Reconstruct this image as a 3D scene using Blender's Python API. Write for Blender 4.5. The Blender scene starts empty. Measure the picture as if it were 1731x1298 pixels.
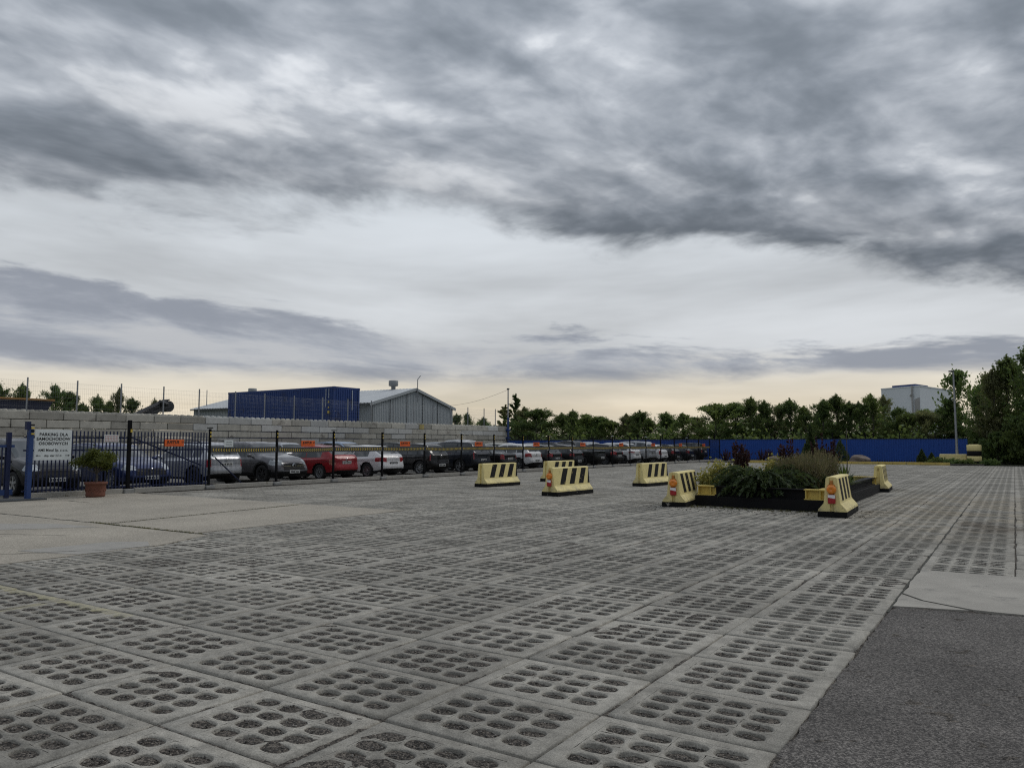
import bpy, bmesh, math, random
import numpy as np
from mathutils import Vector, Matrix

PI = math.pi
R = math.radians
scene = bpy.context.scene
COL = scene.collection

# ------------------------------------------------------------------ camera
YAW = R(33.385)
PITCH = R(4.54)
cam_data = bpy.data.cameras.new("camera")
cam_data.sensor_width = 36.0
cam_data.lens = 36.0 * 1285.0 / 1731.0
cam_data.clip_start = 0.05
cam_data.clip_end = 3000.0
cam = bpy.data.objects.new("camera", cam_data)
cam.location = (0, 0, 1.6)
cam.rotation_euler = (PI / 2 + PITCH, 0, YAW)
COL.objects.link(cam)
scene.camera = cam

# ------------------------------------------------------------------ exposure
scene.view_settings.view_transform = 'Standard'
scene.view_settings.look = 'None'
scene.view_settings.exposure = 0.10
scene.view_settings.gamma = 1.0
scene.view_settings.use_curve_mapping = False
scene.cycles.max_bounces = 6
scene.cycles.transparent_max_bounces = 12
scene.cycles.use_denoising = False
scene.cycles.filter_width = 1.2

# ------------------------------------------------------------------ sun (overcast)
SUN_ELEV, SUN_AZ = R(48), R(62)      # azimuth measured from +X counter-clockwise
sd = bpy.data.lights.new("sun", 'SUN')
sd.energy = 0.8
sd.angle = R(25)
sd.color = (1.0, 0.95, 0.88)
sun = bpy.data.objects.new("sun", sd)
sdir = Vector((math.cos(SUN_ELEV) * math.cos(SUN_AZ), math.cos(SUN_ELEV) * math.sin(SUN_AZ), math.sin(SUN_ELEV)))
sun.rotation_euler = sdir.to_track_quat('Z', 'Y').to_euler()
sun.location = (0, 0, 60)
COL.objects.link(sun)

# ------------------------------------------------------------------ world: clear sky under a broken cloud deck
world = bpy.data.worlds.new("World")
scene.world = world
world.use_nodes = True
wt = world.node_tree
wt.nodes.clear()


class NT:
    """tiny node helper"""
    def __init__(self, tree):
        self.t = tree

    def n(self, typ, **kw):
        nd = self.t.nodes.new(typ)
        for k, v in kw.items():
            setattr(nd, k, v)
        return nd

    def link(self, a, b):
        self.t.links.new(a, b)

    def setin(self, sock, v):
        if hasattr(v, 'links') or isinstance(v, bpy.types.NodeSocket):
            self.link(v, sock)
        else:
            sock.default_value = v

    def math(self, op, a, b=None, c=None, clamp=False):
        nd = self.n('ShaderNodeMath', operation=op, use_clamp=clamp)
        self.setin(nd.inputs[0], a)
        if b is not None:
            self.setin(nd.inputs[1], b)
        if c is not None:
            self.setin(nd.inputs[2], c)
        return nd.outputs[0]

    def dot(self, v, w):
        nd = self.n('ShaderNodeVectorMath', operation='DOT_PRODUCT')
        self.setin(nd.inputs[0], v)
        nd.inputs[1].default_value = w
        return nd.outputs['Value']

    def comb(self, x, y, z):
        nd = self.n('ShaderNodeCombineXYZ')
        for s, v in zip(nd.inputs, (x, y, z)):
            self.setin(s, v)
        return nd.outputs[0]

    def noise(self, vec, scale, detail=6.0, rough=0.55, dist=0.0, color=False):
        nd = self.n('ShaderNodeTexNoise')
        if vec is not None:
            self.link(vec, nd.inputs['Vector'])
        nd.inputs['Scale'].default_value = scale
        nd.inputs['Detail'].default_value = detail
        nd.inputs['Roughness'].default_value = rough
        nd.inputs['Distortion'].default_value = dist
        return nd.outputs['Color'] if color else nd.outputs['Fac']

    def smooth(self, v, a, b, lo=0.0, hi=1.0):
        nd = self.n('ShaderNodeMapRange', interpolation_type='SMOOTHSTEP')
        self.setin(nd.inputs['Value'], v)
        nd.inputs['From Min'].default_value = a
        nd.inputs['From Max'].default_value = b
        nd.inputs['To Min'].default_value = lo
        nd.inputs['To Max'].default_value = hi
        return nd.outputs[0]

    def ramp(self, v, stops):
        nd = self.n('ShaderNodeValToRGB')
        self.setin(nd.inputs[0], v)
        els = nd.color_ramp.elements
        while len(els) < len(stops):
            els.new(0.5)
        for e, (p, c) in zip(els, stops):
            e.position = p
            e.color = (c[0], c[1], c[2], 1)
        return nd.outputs[0]

    def mix(self, f, a, b, typ='MIX'):
        nd = self.n('ShaderNodeMix', data_type='RGBA', blend_type=typ)
        self.setin(nd.inputs['Factor'], f)
        for s, v in ((nd.inputs[6], a), (nd.inputs[7], b)):
            if isinstance(v, bpy.types.NodeSocket):
                self.link(v, s)
            else:
                s.default_value = (v[0], v[1], v[2], 1)
        return nd.outputs[2]


W = NT(wt)
sky = W.n('ShaderNodeTexSky', sky_type='NISHITA', sun_disc=False)
sky.sun_elevation = SUN_ELEV
sky.sun_rotation = PI / 2 - SUN_AZ
sky.air_density = 1.2
sky.dust_density = 1.5
skyc = W.n('ShaderNodeVectorMath', operation='SCALE')
W.link(sky.outputs[0], skyc.inputs[0])
skyc.inputs[3].default_value = 0.10
tc = W.n('ShaderNodeTexCoord')
D = tc.outputs['Generated']
cy, sy = math.cos(YAW), math.sin(YAW)
dz = W.math('MAXIMUM', W.dot(D, (0, 0, 1)), 0.012)
xr = W.dot(D, (cy, sy, 0))
yf = W.dot(D, (-sy, cy, 0))
dzc = W.math('ADD', dz, 0.12)                      # the cloud base curves down to the horizon
xv = W.math('DIVIDE', xr, dzc)
yv = W.math('DIVIDE', yf, dzc)
P = W.comb(xv, yv, 0.0)
# streak-aligned coordinates (clouds drawn out along the wind)
ca, sa = math.cos(R(38)), math.sin(R(38))
pa = W.math('ADD', W.math('MULTIPLY', xv, ca), W.math('MULTIPLY', yv, sa))
pb = W.math('SUBTRACT', W.math('MULTIPLY', yv, ca), W.math('MULTIPLY', xv, sa))
Q = W.comb(W.math('MULTIPLY', pa, 0.80), pb, 3.7)
# domain warp rounds the lumps off
wn_ = W.n('ShaderNodeTexNoise')
W.link(Q, wn_.inputs['Vector'])
wn_.inputs['Scale'].default_value = 1.6
wn_.inputs['Detail'].default_value = 3.0
wv = W.n('ShaderNodeVectorMath', operation='MULTIPLY_ADD')
W.link(wn_.outputs['Color'], wv.inputs[0])
wv.inputs[1].default_value = (0.24, 0.24, 0.0)
W.link(Q, wv.inputs[2])
QW = wv.outputs[0]
off = W.n('ShaderNodeVectorMath', operation='ADD')
W.link(QW, off.inputs[0])
off.inputs[1].default_value = (0.015, 0.07, 0.0)
n_big = W.noise(Q, 1.05, 2.0, 0.5, 0.2)
n_mid = W.noise(QW, 2.9, 6.0, 0.51)
n_mid2 = W.noise(off.outputs[0], 2.9, 6.0, 0.51)
n_fin = W.noise(QW, 8.0, 3.0, 0.5)
emb = W.math('SUBTRACT', n_mid, n_mid2)            # billows lit from behind the deck
lump = W.math('ADD', W.math('MULTIPLY', n_big, 0.34),
              W.math('ADD', W.math('MULTIPLY', n_mid, 0.48), W.math('MULTIPLY', n_fin, 0.18)))
lump = W.math('ADD', lump, W.math('MULTIPLY', emb, 0.36))
deck_ramp = W.ramp(W.smooth(lump, 0.34, 0.685), [
    (0.0, (0.185, 0.214, 0.252)), (0.25, (0.265, 0.298, 0.344)), (0.5, (0.362, 0.396, 0.445)),
    (0.75, (0.480, 0.515, 0.565)), (1.0, (0.74, 0.77, 0.81))])
# an overcast sky brightens towards the zenith
zen = W.math('MULTIPLY_ADD', W.dot(D, (0, 0, 1)), 0.85, 0.58)
zs = W.n('ShaderNodeVectorMath', operation='SCALE')
W.link(deck_ramp, zs.inputs[0]); W.link(zen, zs.inputs[3])
deck_col = zs.outputs[0]
# the deck: ends along an oblique edge ahead
n_edge = W.noise(Q, 1.7, 6.0, 0.58, 0.3)
edge = W.math('ADD', W.math('MULTIPLY', xv, 0.22), W.math('MULTIPLY', n_edge, 1.5))
dk = W.math('SUBTRACT', W.math('ADD', edge, 1.68), yv)
deck = W.smooth(dk, -0.10, 0.24)
underedge = W.smooth(dk, 0.0, 0.9, 0.80, 1.06)       # thicker base along the rim of the deck
sc_ = W.n('ShaderNodeVectorMath', operation='SCALE')
W.link(deck_col, sc_.inputs[0]); W.link(underedge, sc_.inputs[3])
deck_col2 = sc_.outputs[0]
# high pale veil behind the deck; warmer towards the horizon
elev = W.dot(D, (0, 0, 1))
V2 = W.comb(W.math('MULTIPLY', xr, 1.0), W.math('MULTIPLY', elev, 5.0), W.math('MULTIPLY', yf, 1.0))
veil_n = W.noise(V2, 1.7, 5.0, 0.55, 0.2)
veil_col = W.ramp(elev, [(0.0, (0.60, 0.55, 0.46)), (0.045, (0.78, 0.69, 0.54)), (0.075, (0.72, 0.67, 0.57)),
                         (0.12, (0.55, 0.57, 0.59)), (0.30, (0.555, 0.595, 0.635)), (1.0, (0.45, 0.48, 0.53))])
veil_mod = W.smooth(veil_n, 0.28, 0.72, 0.74, 1.16)
vs = W.n('ShaderNodeVectorMath', operation='SCALE')
W.link(veil_col, vs.inputs[0]); W.link(veil_mod, vs.inputs[3])
veil_cov = W.smooth(veil_n, 0.22, 0.40, 0.72, 1.0)
base = W.mix(veil_cov, skyc.outputs[0], vs.outputs[0])
# second, lower bank of stratus
B2 = W.comb(W.math('MULTIPLY', xr, 2.6), W.math('MULTIPLY', W.math('ADD', elev, W.math('MULTIPLY', xr, 0.05)), 13.0), W.math('MULTIPLY', yf, 2.6))
n_bank = W.noise(B2, 1.55, 7.0, 0.60, 0.25)
nb = W.math('SUBTRACT', n_bank, 0.5)
up = W.math('SUBTRACT', W.math('ADD', W.math('MULTIPLY', xr, -0.075), 0.146), elev)
up = W.math('ADD', up, W.math('MULTIPLY', nb, 0.17))
dn = W.math('ADD', W.math('SUBTRACT', elev, 0.088), W.math('MULTIPLY', nb, 0.06))
bank = W.math('MULTIPLY', W.smooth(up, -0.004, 0.020), W.smooth(dn, -0.010, 0.016))
bank_col = W.ramp(W.smooth(n_bank, 0.36, 0.64), [(0.0, (0.46, 0.475, 0.50)), (0.4, (0.36, 0.385, 0.43)), (0.75, (0.29, 0.315, 0.365)), (1.0, (0.25, 0.275, 0.325))])
c1 = W.mix(W.math('MULTIPLY', bank, 0.92), base, bank_col)
c2 = W.mix(deck, c1, deck_col2)
bg = W.n('ShaderNodeBackground')
W.link(c2, bg.inputs['Color'])
bg.inputs['Strength'].default_value = 1.0
wo = W.n('ShaderNodeOutputWorld')
W.link(bg.outputs[0], wo.inputs['Surface'])

world.cycles.sampling_method = 'MANUAL'
world.cycles.sample_map_resolution = 256

# ================================================================== helpers
rnd = random.Random(7)
nrg = np.random.default_rng(11)


def link(o, parent=None):
    COL.objects.link(o)
    if parent is not None:
        o.parent = parent
    return o


def mesh_np(name, V, F, smooth=False):
    """mesh from numpy arrays; F is (m,k) or a list of faces"""
    me = bpy.data.meshes.new(name)
    if isinstance(F, np.ndarray):
        V = np.asarray(V, dtype=np.float32)
        m, k = F.shape
        me.vertices.add(len(V))
        me.vertices.foreach_set('co', V.ravel())
        me.loops.add(m * k)
        me.loops.foreach_set('vertex_index', F.astype(np.int32).ravel())
        me.polygons.add(m)
        me.polygons.foreach_set('loop_start', np.arange(0, m * k, k, dtype=np.int32))
        me.polygons.foreach_set('loop_total', np.full(m, k, dtype=np.int32))
        me.update(calc_edges=True)
    else:
        me.from_pydata([tuple(v) for v in V], [], F)
    if smooth:
        me.polygons.foreach_set('use_smooth', np.ones(len(me.polygons), dtype=bool))
    return me


class MB:
    """collects simple solids into one mesh"""
    def __init__(self):
        self.v, self.f = [], []

    def add(self, vs, fs):
        b = len(self.v)
        self.v += [tuple(v) for v in vs]
        self.f += [tuple(i + b for i in f) for f in fs]
        return self

    def box(self, c, s, rz=0.0, bev=0.0):
        x, y, z = s[0] / 2, s[1] / 2, s[2] / 2
        cr, sr = math.cos(rz), math.sin(rz)
        def T(p):
            return (c[0] + cr * p[0] - sr * p[1], c[1] + sr * p[0] + cr * p[1], c[2] + p[2])
        if bev <= 0:
            vs = [T((sx * x, sy * y, sz * z)) for sz in (-1, 1) for sx, sy in ((-1, -1), (1, -1), (1, 1), (-1, 1))]
            fs = [(3, 2, 1, 0), (4, 5, 6, 7), (0, 1, 5, 4), (1, 2, 6, 5), (2, 3, 7, 6), (3, 0, 4, 7)]
        else:
            vs, idx = [], {}
            for sx in (-1, 1):
                for sy in (-1, 1):
                    for sz in (-1, 1):
                        for ax in range(3):
                            p = [sx * (x - bev), sy * (y - bev), sz * (z - bev)]
                            p[ax] = (sx * x, sy * y, sz * z)[ax]
                            idx[(sx, sy, sz, ax)] = len(vs)
                            vs.append(T(p))
            fs = []
            for s_ in (-1, 1):
                q = [(-1, -1), (1, -1), (1, 1), (-1, 1)]
                fx = [idx[(s_, a, b, 0)] for a, b in q]
                fy = [idx[(a, s_, b, 1)] for a, b in q]
                fz = [idx[(a, b, s_, 2)] for a, b in q]
                fs += [fx if s_ > 0 else fx[::-1], fy[::-1] if s_ > 0 else fy, fz if s_ > 0 else fz[::-1]]
            for a in (-1, 1):
                for b in (-1, 1):
                    fs.append([idx[(-1, a, b, 1)], idx[(1, a, b, 1)], idx[(1, a, b, 2)], idx[(-1, a, b, 2)]])
                    fs.append([idx[(a, -1, b, 0)], idx[(a, 1, b, 0)], idx[(a, 1, b, 2)], idx[(a, -1, b, 2)]])
                    fs.append([idx[(a, b, -1, 0)], idx[(a, b, 1, 0)], idx[(a, b, 1, 1)], idx[(a, b, -1, 1)]])
                    for c_ in (-1, 1):
                        fs.append([idx[(a, b, c_, 0)], idx[(a, b, c_, 1)], idx[(a, b, c_, 2)]])
        return self.add(vs, fs)

    def tube(self, p, q, r0, r1=None, n=8, cap=True):
        r1 = r0 if r1 is None else r1
        p, q = Vector(p), Vector(q)
        d = (q - p).normalized()
        u = d.orthogonal().normalized()
        w = d.cross(u)
        vs = []
        for c, r in ((p, r0), (q, r1)):
            for i in range(n):
                a = 2 * PI * i / n
                vs.append(c + u * (r * math.cos(a)) + w * (r * math.sin(a)))
        fs = [(i, (i + 1) % n, n + (i + 1) % n, n + i) for i in range(n)]
        if cap:
            fs += [tuple(range(n))[::-1], tuple(range(n, 2 * n))]
        return self.add(vs, fs)

    def lathe(self, prof, n=20, o=(0, 0, 0), axis='z'):
        vs = []
        for r, h in prof:
            for i in range(n):
                a = 2 * PI * i / n
                if axis == 'z':
                    vs.append((o[0] + r * math.cos(a), o[1] + r * math.sin(a), o[2] + h))
                else:
                    vs.append((o[0] + h, o[1] + r * math.cos(a), o[2] + r * math.sin(a)))
        m = len(prof)
        fs = [(j * n + i, j * n + (i + 1) % n, (j + 1) * n + (i + 1) % n, (j + 1) * n + i) for j in range(m - 1) for i in range(n)]
        return self.add(vs, fs)

    def extrude(self, poly, y0, y1):
        """polygon in (x,z) pushed along y"""
        n = len(poly)
        vs = [(x, y0, z) for x, z in poly] + [(x, y1, z) for x, z in poly]
        fs = [(i, (i + 1) % n, n + (i + 1) % n, n + i) for i in range(n)]
        fs += [tuple(range(n))[::-1], tuple(range(n, 2 * n))]
        return self.add(vs, fs)

    def mesh(self, name, smooth=False):
        me = bpy.data.meshes.new(name)
        me.from_pydata(self.v, [], self.f)
        bm = bmesh.new()
        bm.from_mesh(me)
        bmesh.ops.recalc_face_normals(bm, faces=bm.faces)
        bm.to_mesh(me)
        bm.free()
        if smooth:
            me.polygons.foreach_set('use_smooth', np.ones(len(me.polygons), dtype=bool))
        return me

    def build(self, name, mat, parent=None, smooth=False, world=False):
        return obj(name, self.mesh(name, smooth), mat, parent, world)


def obj(name, me, mat, parent=None, world=False):
    if mat is not None and len(me.materials) == 0:
        me.materials.append(mat)
    o = bpy.data.objects.new(name, me)
    link(o, parent)
    if world and parent is not None:
        o.location = -parent.location
    return o


def empty(name, loc=(0, 0, 0), rz=0.0):
    o = bpy.data.objects.new(name, None)
    o.location = loc
    o.rotation_euler = (0, 0, rz)
    o.empty_display_size = 0.2
    return link(o)


def tag(o, label=None, cat=None, group=None, kind=None):
    if label:
        o['label'] = label
    if cat:
        o['category'] = cat
    if group:
        o['group'] = group
    if kind:
        o['kind'] = kind
    return o


def copy_tree(o, parent=None):
    c = o.copy()
    COL.objects.link(c)
    c.parent = parent
    for ch in list(o.children):
        copy_tree(ch, c)
    return c


FONT_CACHE = {}


def text(name, s, size, mat, parent, loc, rot, align='CENTER', width=1.0, bold=0.0):
    cu = bpy.data.curves.new(name, 'FONT')
    cu.body = s
    cu.size = size
    cu.align_x = align
    cu.align_y = 'CENTER'
    cu.extrude = 0.0015
    cu.offset = bold
    cu.space_character = 1.05
    cu.materials.append(mat)
    tmp = bpy.data.objects.new(name, cu)
    COL.objects.link(tmp)
    bpy.context.view_layer.update()
    me = bpy.data.meshes.new_from_object(tmp.evaluated_get(bpy.context.evaluated_depsgraph_get()))
    bpy.data.objects.remove(tmp)
    o = obj(name, me, mat, parent)
    o.location = loc
    o.rotation_euler = rot
    o.scale = (width, 1, 1)
    return o


FACE_X = (PI / 2, 0, PI / 2)

# ================================================================== materials
MATS = {}


def principled(name):
    m = bpy.data.materials.new(name)
    m.use_nodes = True
    t = NT(m.node_tree)
    b = m.node_tree.nodes['Principled BSDF']
    MATS[name] = m
    return m, t, b


def wpos(t):
    return t.n('ShaderNodeNewGeometry').outputs['Position']


def mat(name, col, rough=0.6, metal=0.0, var=0.12, scale=3.0, bump=0.0, bscale=40.0, objvar=0.0, spec=0.5,
        stain=None, stain_scale=1.2, stain_lo=0.55, stain_hi=0.7, coat=0.0, local=False, scuff=None):
    """plain procedural surface: colour + mottling + optional stains + optional fine relief"""
    m, t, b = principled(name)
    pos = t.n('ShaderNodeTexCoord').outputs['Object'] if local else wpos(t)
    n = t.noise(pos, scale, 6, 0.6)
    f = t.smooth(n, 0.25, 0.75, 1 - var, 1 + var)
    if objvar:
        oi = t.n('ShaderNodeObjectInfo').outputs['Random']
        f = t.math('MULTIPLY', f, t.smooth(oi, 0, 1, 1 - objvar, 1 + objvar))
    sc = t.n('ShaderNodeVectorMath', operation='SCALE')
    sc.inputs[0].default_value = col
    t.link(f, sc.inputs[3])
    c = sc.outputs[0]
    if stain is not None:
        sn = t.noise(pos, stain_scale, 8, 0.65, 0.3)
        c = t.mix(t.smooth(sn, stain_lo, stain_hi), c, stain)
    if scuff is not None:
        ss = t.noise(pos, 7.0, 9, 0.75, 1.2)
        c = t.mix(t.smooth(ss, 0.60, 0.68, 0.0, 0.8), c, scuff)
        sx = t.n('ShaderNodeSeparateXYZ')
        t.link(pos, sx.inputs[0])
        grime = t.math('MULTIPLY', t.smooth(sx.outputs[2], 0.12, 0.42, 0.75, 0.08), t.smooth(t.noise(pos, 5.0, 7, 0.7), 0.40, 0.68))
        c = t.mix(grime, c, (0.27, 0.24, 0.17))
    t.link(c, b.inputs['Base Color'])
    b.inputs['Roughness'].default_value = rough
    b.inputs['Metallic'].default_value = metal
    b.inputs['Specular IOR Level'].default_value = spec
    if coat:
        b.inputs['Coat Weight'].default_value = coat
        b.inputs['Coat Roughness'].default_value = 0.06
    if bump:
        bn = t.n('ShaderNodeBump')
        bn.inputs['Strength'].default_value = bump
        bn.inputs['Distance'].default_value = 0.02
        t.link(t.noise(pos, bscale, 4, 0.6), bn.inputs['Height'])
        t.link(bn.outputs[0], b.inputs['Normal'])
    return m


def leaf_mat(name, c0, c1, scale=1.2, objvar=0.2, trans=0.42):
    m = bpy.data.materials.new(name)
    m.use_nodes = True
    MATS[name] = m
    t = NT(m.node_tree)
    m.node_tree.nodes.clear()
    pos = wpos(t)
    c = t.mix(t.smooth(t.noise(pos, scale, 4, 0.6), 0.3, 0.7), c0, c1)
    oi = t.n('ShaderNodeObjectInfo').outputs['Random']
    sc = t.n('ShaderNodeVectorMath', operation='SCALE')
    t.link(c, sc.inputs[0])
    t.link(t.smooth(oi, 0, 1, 1 - objvar, 1 + objvar), sc.inputs[3])
    d = t.n('ShaderNodeBsdfPrincipled')
    t.link(sc.outputs[0], d.inputs['Base Color'])
    d.inputs['Roughness'].default_value = 0.55
    d.inputs['Specular IOR Level'].default_value = 0.25
    tr = t.n('ShaderNodeBsdfTranslucent')
    tb = t.n('ShaderNodeVectorMath', operation='MULTIPLY')
    t.link(sc.outputs[0], tb.inputs[0])
    tb.inputs[1].default_value = (1.7, 1.6, 1.2)
    t.link(tb.outputs[0], tr.inputs['Color'])
    mx = t.n('ShaderNodeMixShader')
    mx.inputs[0].default_value = trans
    t.link(d.outputs[0], mx.inputs[1])
    t.link(tr.outputs[0], mx.inputs[2])
    o = t.n('ShaderNodeOutputMaterial')
    t.link(mx.outputs[0], o.inputs['Surface'])
    return m


# --- concrete grid slabs: greyish, sanded tan in places, dark tyre dirt, a worn yellow line
def slab_material():
    m, t, b = principled("slab_concrete")
    pos = wpos(t)
    sx = t.n('ShaderNodeSeparateXYZ')
    t.link(pos, sx.inputs[0])
    # tone of each slab
    cell = t.comb(t.math('FLOOR', t.math('DIVIDE', t.math('ADD', sx.outputs[0], 1.09), 1.03)),
                  t.math('FLOOR', t.math('DIVIDE', t.math('SUBTRACT', sx.outputs[1], 2.64), 0.77)), 0.5)
    wn = t.n('ShaderNodeTexWhiteNoise', noise_dimensions='3D')
    t.link(cell, wn.inputs['Vector'])
    tone = t.smooth(wn.outputs['Value'], 0, 1, 0.86, 1.13)
    n1 = t.noise(pos, 0.55, 5, 0.6)
    n2 = t.noise(pos, 7.0, 6, 0.65)
    n3 = t.noise(pos, 110.0, 3, 0.7)
    f = t.math('MULTIPLY', tone, t.smooth(n2, 0.28, 0.72, 0.74, 1.20))
    f = t.math('MULTIPLY', f, t.smooth(n3, 0.3, 0.7, 0.72, 1.26))
    f = t.math('MULTIPLY', f, t.smooth(n1, 0.28, 0.72, 0.80, 1.16))
    sc = t.n('ShaderNodeVectorMath', operation='SCALE')
    sc.inputs[0].default_value = (0.305, 0.288, 0.250)
    t.link(f, sc.inputs[3])
    c = sc.outputs[0]
    # blown sand in the far middle
    n4 = t.noise(pos, 0.9, 6, 0.65, 0.4)
    dx = t.math('DIVIDE', t.math('SUBTRACT', sx.outputs[0], -1.2), 2.6)
    dy = t.math('DIVIDE', t.math('SUBTRACT', sx.outputs[1], 22.0), 8.5)
    rr = t.math('ADD', t.math('MULTIPLY', dx, dx), t.math('MULTIPLY', dy, dy))
    sand = t.math('MULTIPLY', t.smooth(rr, 0.25, 1.1, 1.0, 0.0), t.smooth(n4, 0.36, 0.62))
    c = t.mix(t.math('MULTIPLY', sand, 0.8), c, (0.30, 0.262, 0.20))
    # dark damp patch
    dx2 = t.math('DIVIDE', t.math('SUBTRACT', sx.outputs[0], -0.45), 0.9)
    dy2 = t.math('DIVIDE', t.math('SUBTRACT', sx.outputs[1], 17.6), 1.5)
    r2 = t.math('ADD', t.math('MULTIPLY', dx2, dx2), t.math('MULTIPLY', dy2, dy2))
    c = t.mix(t.math('MULTIPLY', t.math('MULTIPLY', t.smooth(r2, 0.2, 1.0, 1.0, 0.0), t.smooth(n4, 0.35, 0.55)), 0.6), c, (0.10, 0.085, 0.07))
    # grime stains
    n5 = t.noise(pos, 2.3, 7, 0.7, 0.5)
    c = t.mix(t.smooth(n5, 0.58, 0.78, 0.0, 0.55), c, (0.13, 0.125, 0.115))
    # worn yellow line across the slabs at the left
    ly = t.math('ABSOLUTE', t.math('SUBTRACT', sx.outputs[1], 4.10))
    line = t.math('MULTIPLY', t.smooth(ly, 0.05, 0.075, 1.0, 0.0), t.smooth(sx.outputs[0], -7.1, -6.9, 1.0, 0.0))
    ly2 = t.math('ABSOLUTE', t.math('SUBTRACT', sx.outputs[0], -8.27))
    line2 = t.math('MULTIPLY', t.smooth(ly2, 0.05, 0.075, 1.0, 0.0), t.smooth(sx.outputs[1], 3.9, 4.0, 1.0, 0.0))
    line = t.math('MAXIMUM', line, line2)
    line = t.math('MULTIPLY', line, t.smooth(n2, 0.38, 0.62, 0.25, 0.9))
    c = t.mix(t.math('MULTIPLY', line, 0.75), c, (0.38, 0.345, 0.20))
    t.link(c, b.inputs['Base Color'])
    b.inputs['Roughness'].default_value = 0.88
    b.inputs['Specular IOR Level'].default_value = 0.3
    bn = t.n('ShaderNodeBump')
    bn.inputs['Strength'].default_value = 0.55
    bn.inputs['Distance'].default_value = 0.006
    t.link(t.math('ADD', t.noise(pos, 90.0, 4, 0.65), t.math('MULTIPLY', t.noise(pos, 14, 3), 0.6)), bn.inputs['Height'])
    t.link(bn.outputs[0], b.inputs['Normal'])
    return m


def speckle_material(name, lo, hi, scale, bump, tint_scale=0.7, tint=0.2, rough=0.9, dist=0.012):
    """stones bedded in a surface: voronoi grains of varied tone"""
    m, t, b = principled(name)
    pos = wpos(t)
    vo = t.n('ShaderNodeTexVoronoi')
    t.link(pos, vo.inputs['Vector'])
    vo.inputs['Scale'].default_value = scale
    hsv = t.n('ShaderNodeSeparateXYZ')
    t.link(vo.outputs['Color'], hsv.inputs[0])
    g = t.math('POWER', hsv.outputs[0], 1.8)
    c = t.mix(g, lo, hi)
    sc = t.n('ShaderNodeVectorMath', operation='SCALE')
    t.link(c, sc.inputs[0])
    t.link(t.smooth(t.noise(pos, tint_scale, 6, 0.6), 0.25, 0.75, 1 - tint, 1 + tint), sc.inputs[3])
    t.link(sc.outputs[0], b.inputs['Base Color'])
    b.inputs['Roughness'].default_value = rough
    b.inputs['Specular IOR Level'].default_value = 0.3
    bn = t.n('ShaderNodeBump')
    bn.inputs['Strength'].default_value = bump
    bn.inputs['Distance'].default_value = dist
    t.link(t.math('SUBTRACT', hsv.outputs[1], vo.outputs['Distance']), bn.inputs['Height'])
    t.link(bn.outputs[0], b.inputs['Normal'])
    return m


M = MATS
slab_material()
speckle_material("gravel", (0.028, 0.025, 0.022), (0.215, 0.188, 0.158), 95, 0.9)
speckle_material("asphalt", (0.050, 0.046, 0.043), (0.265, 0.243, 0.22), 112, 0.9, 0.9, 0.24, 0.85, 0.008)
speckle_material("exposed_concrete", (0.270, 0.243, 0.198), (0.455, 0.415, 0.345), 70, 0.35, 0.6, 0.14, 0.9, 0.006)
mat("smooth_concrete", (0.32, 0.30, 0.262), 0.85, var=0.14, scale=1.6, bump=0.25, bscale=60, stain=(0.20, 0.19, 0.17), stain_scale=2.2)
mat("grey_patch", (0.30, 0.285, 0.255), 0.85, var=0.1, scale=4, bump=0.2)
mat("lot_ground", (0.115, 0.108, 0.095), 0.95, var=0.35, scale=1.3, bump=0.6, bscale=30)
mat("terrain", (0.075, 0.085, 0.045), 0.95, var=0.4, scale=0.5, bump=0.5, bscale=8)
mat("soil", (0.05, 0.042, 0.033), 0.95, var=0.4, scale=4, bump=0.8, bscale=25)
mat("joint_dark", (0.045, 0.045, 0.036), 0.95, var=0.3, scale=8)
mat("block_concrete", (0.36, 0.345, 0.30), 0.9, var=0.13, scale=2.2, bump=0.35, bscale=25, objvar=0.22, stain=(0.16, 0.145, 0.125), stain_scale=1.6, stain_lo=0.56, stain_hi=0.75)
mat("block_pale", (0.42, 0.42, 0.40), 0.9, var=0.1, scale=2.2, bump=0.3, bscale=25, objvar=0.14)
mat("block_stained", (0.38, 0.31, 0.12), 0.9, var=0.2, scale=3)
mat("plinth_concrete", (0.33, 0.315, 0.28), 0.9, var=0.14, scale=3, bump=0.3, stain=(0.17, 0.155, 0.12), stain_scale=3)
mat("post_foot", (0.25, 0.25, 0.24), 0.9, var=0.14, scale=3, bump=0.3)
mat("gate_blue", (0.014, 0.042, 0.15), 0.42, var=0.12, scale=5, stain=(0.02, 0.04, 0.11), stain_scale=3)
mat("bar_blue", (0.006, 0.013, 0.055), 0.45, var=0.15, scale=5)
mat("wire_black", (0.006, 0.006, 0.007), 0.7, spec=0.2)
mat("post_black", (0.005, 0.005, 0.006), 0.8, spec=0.15)
mat("galvanised", (0.30, 0.31, 0.32), 0.45, 0.6, var=0.12, scale=6)
mat("tape_grey", (0.060, 0.060, 0.058), 0.5, var=0.1, scale=4)
mat("sign_yellow", (0.60, 0.44, 0.06), 0.5)
mat("sign_white", (0.62, 0.66, 0.66), 0.4, var=0.05)
mat("sign_orange", (0.72, 0.12, 0.015), 0.45, var=0.05)
mat("print_black", (0.012, 0.012, 0.012), 0.5)
mat("print_red", (0.40, 0.08, 0.06), 0.5)
mat("terracotta", (0.155, 0.058, 0.036), 0.8, var=0.16, scale=9, bump=0.4, stain=(0.13, 0.06, 0.04), stain_scale=5)
mat("barrier_yellow", (0.78, 0.66, 0.290), 0.65, scuff=(0.20, 0.17, 0.11), var=0.06, scale=4, bump=0.15, bscale=30, stain=(0.56, 0.44, 0.19), stain_scale=3.2, stain_lo=0.60, stain_hi=0.78)
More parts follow.
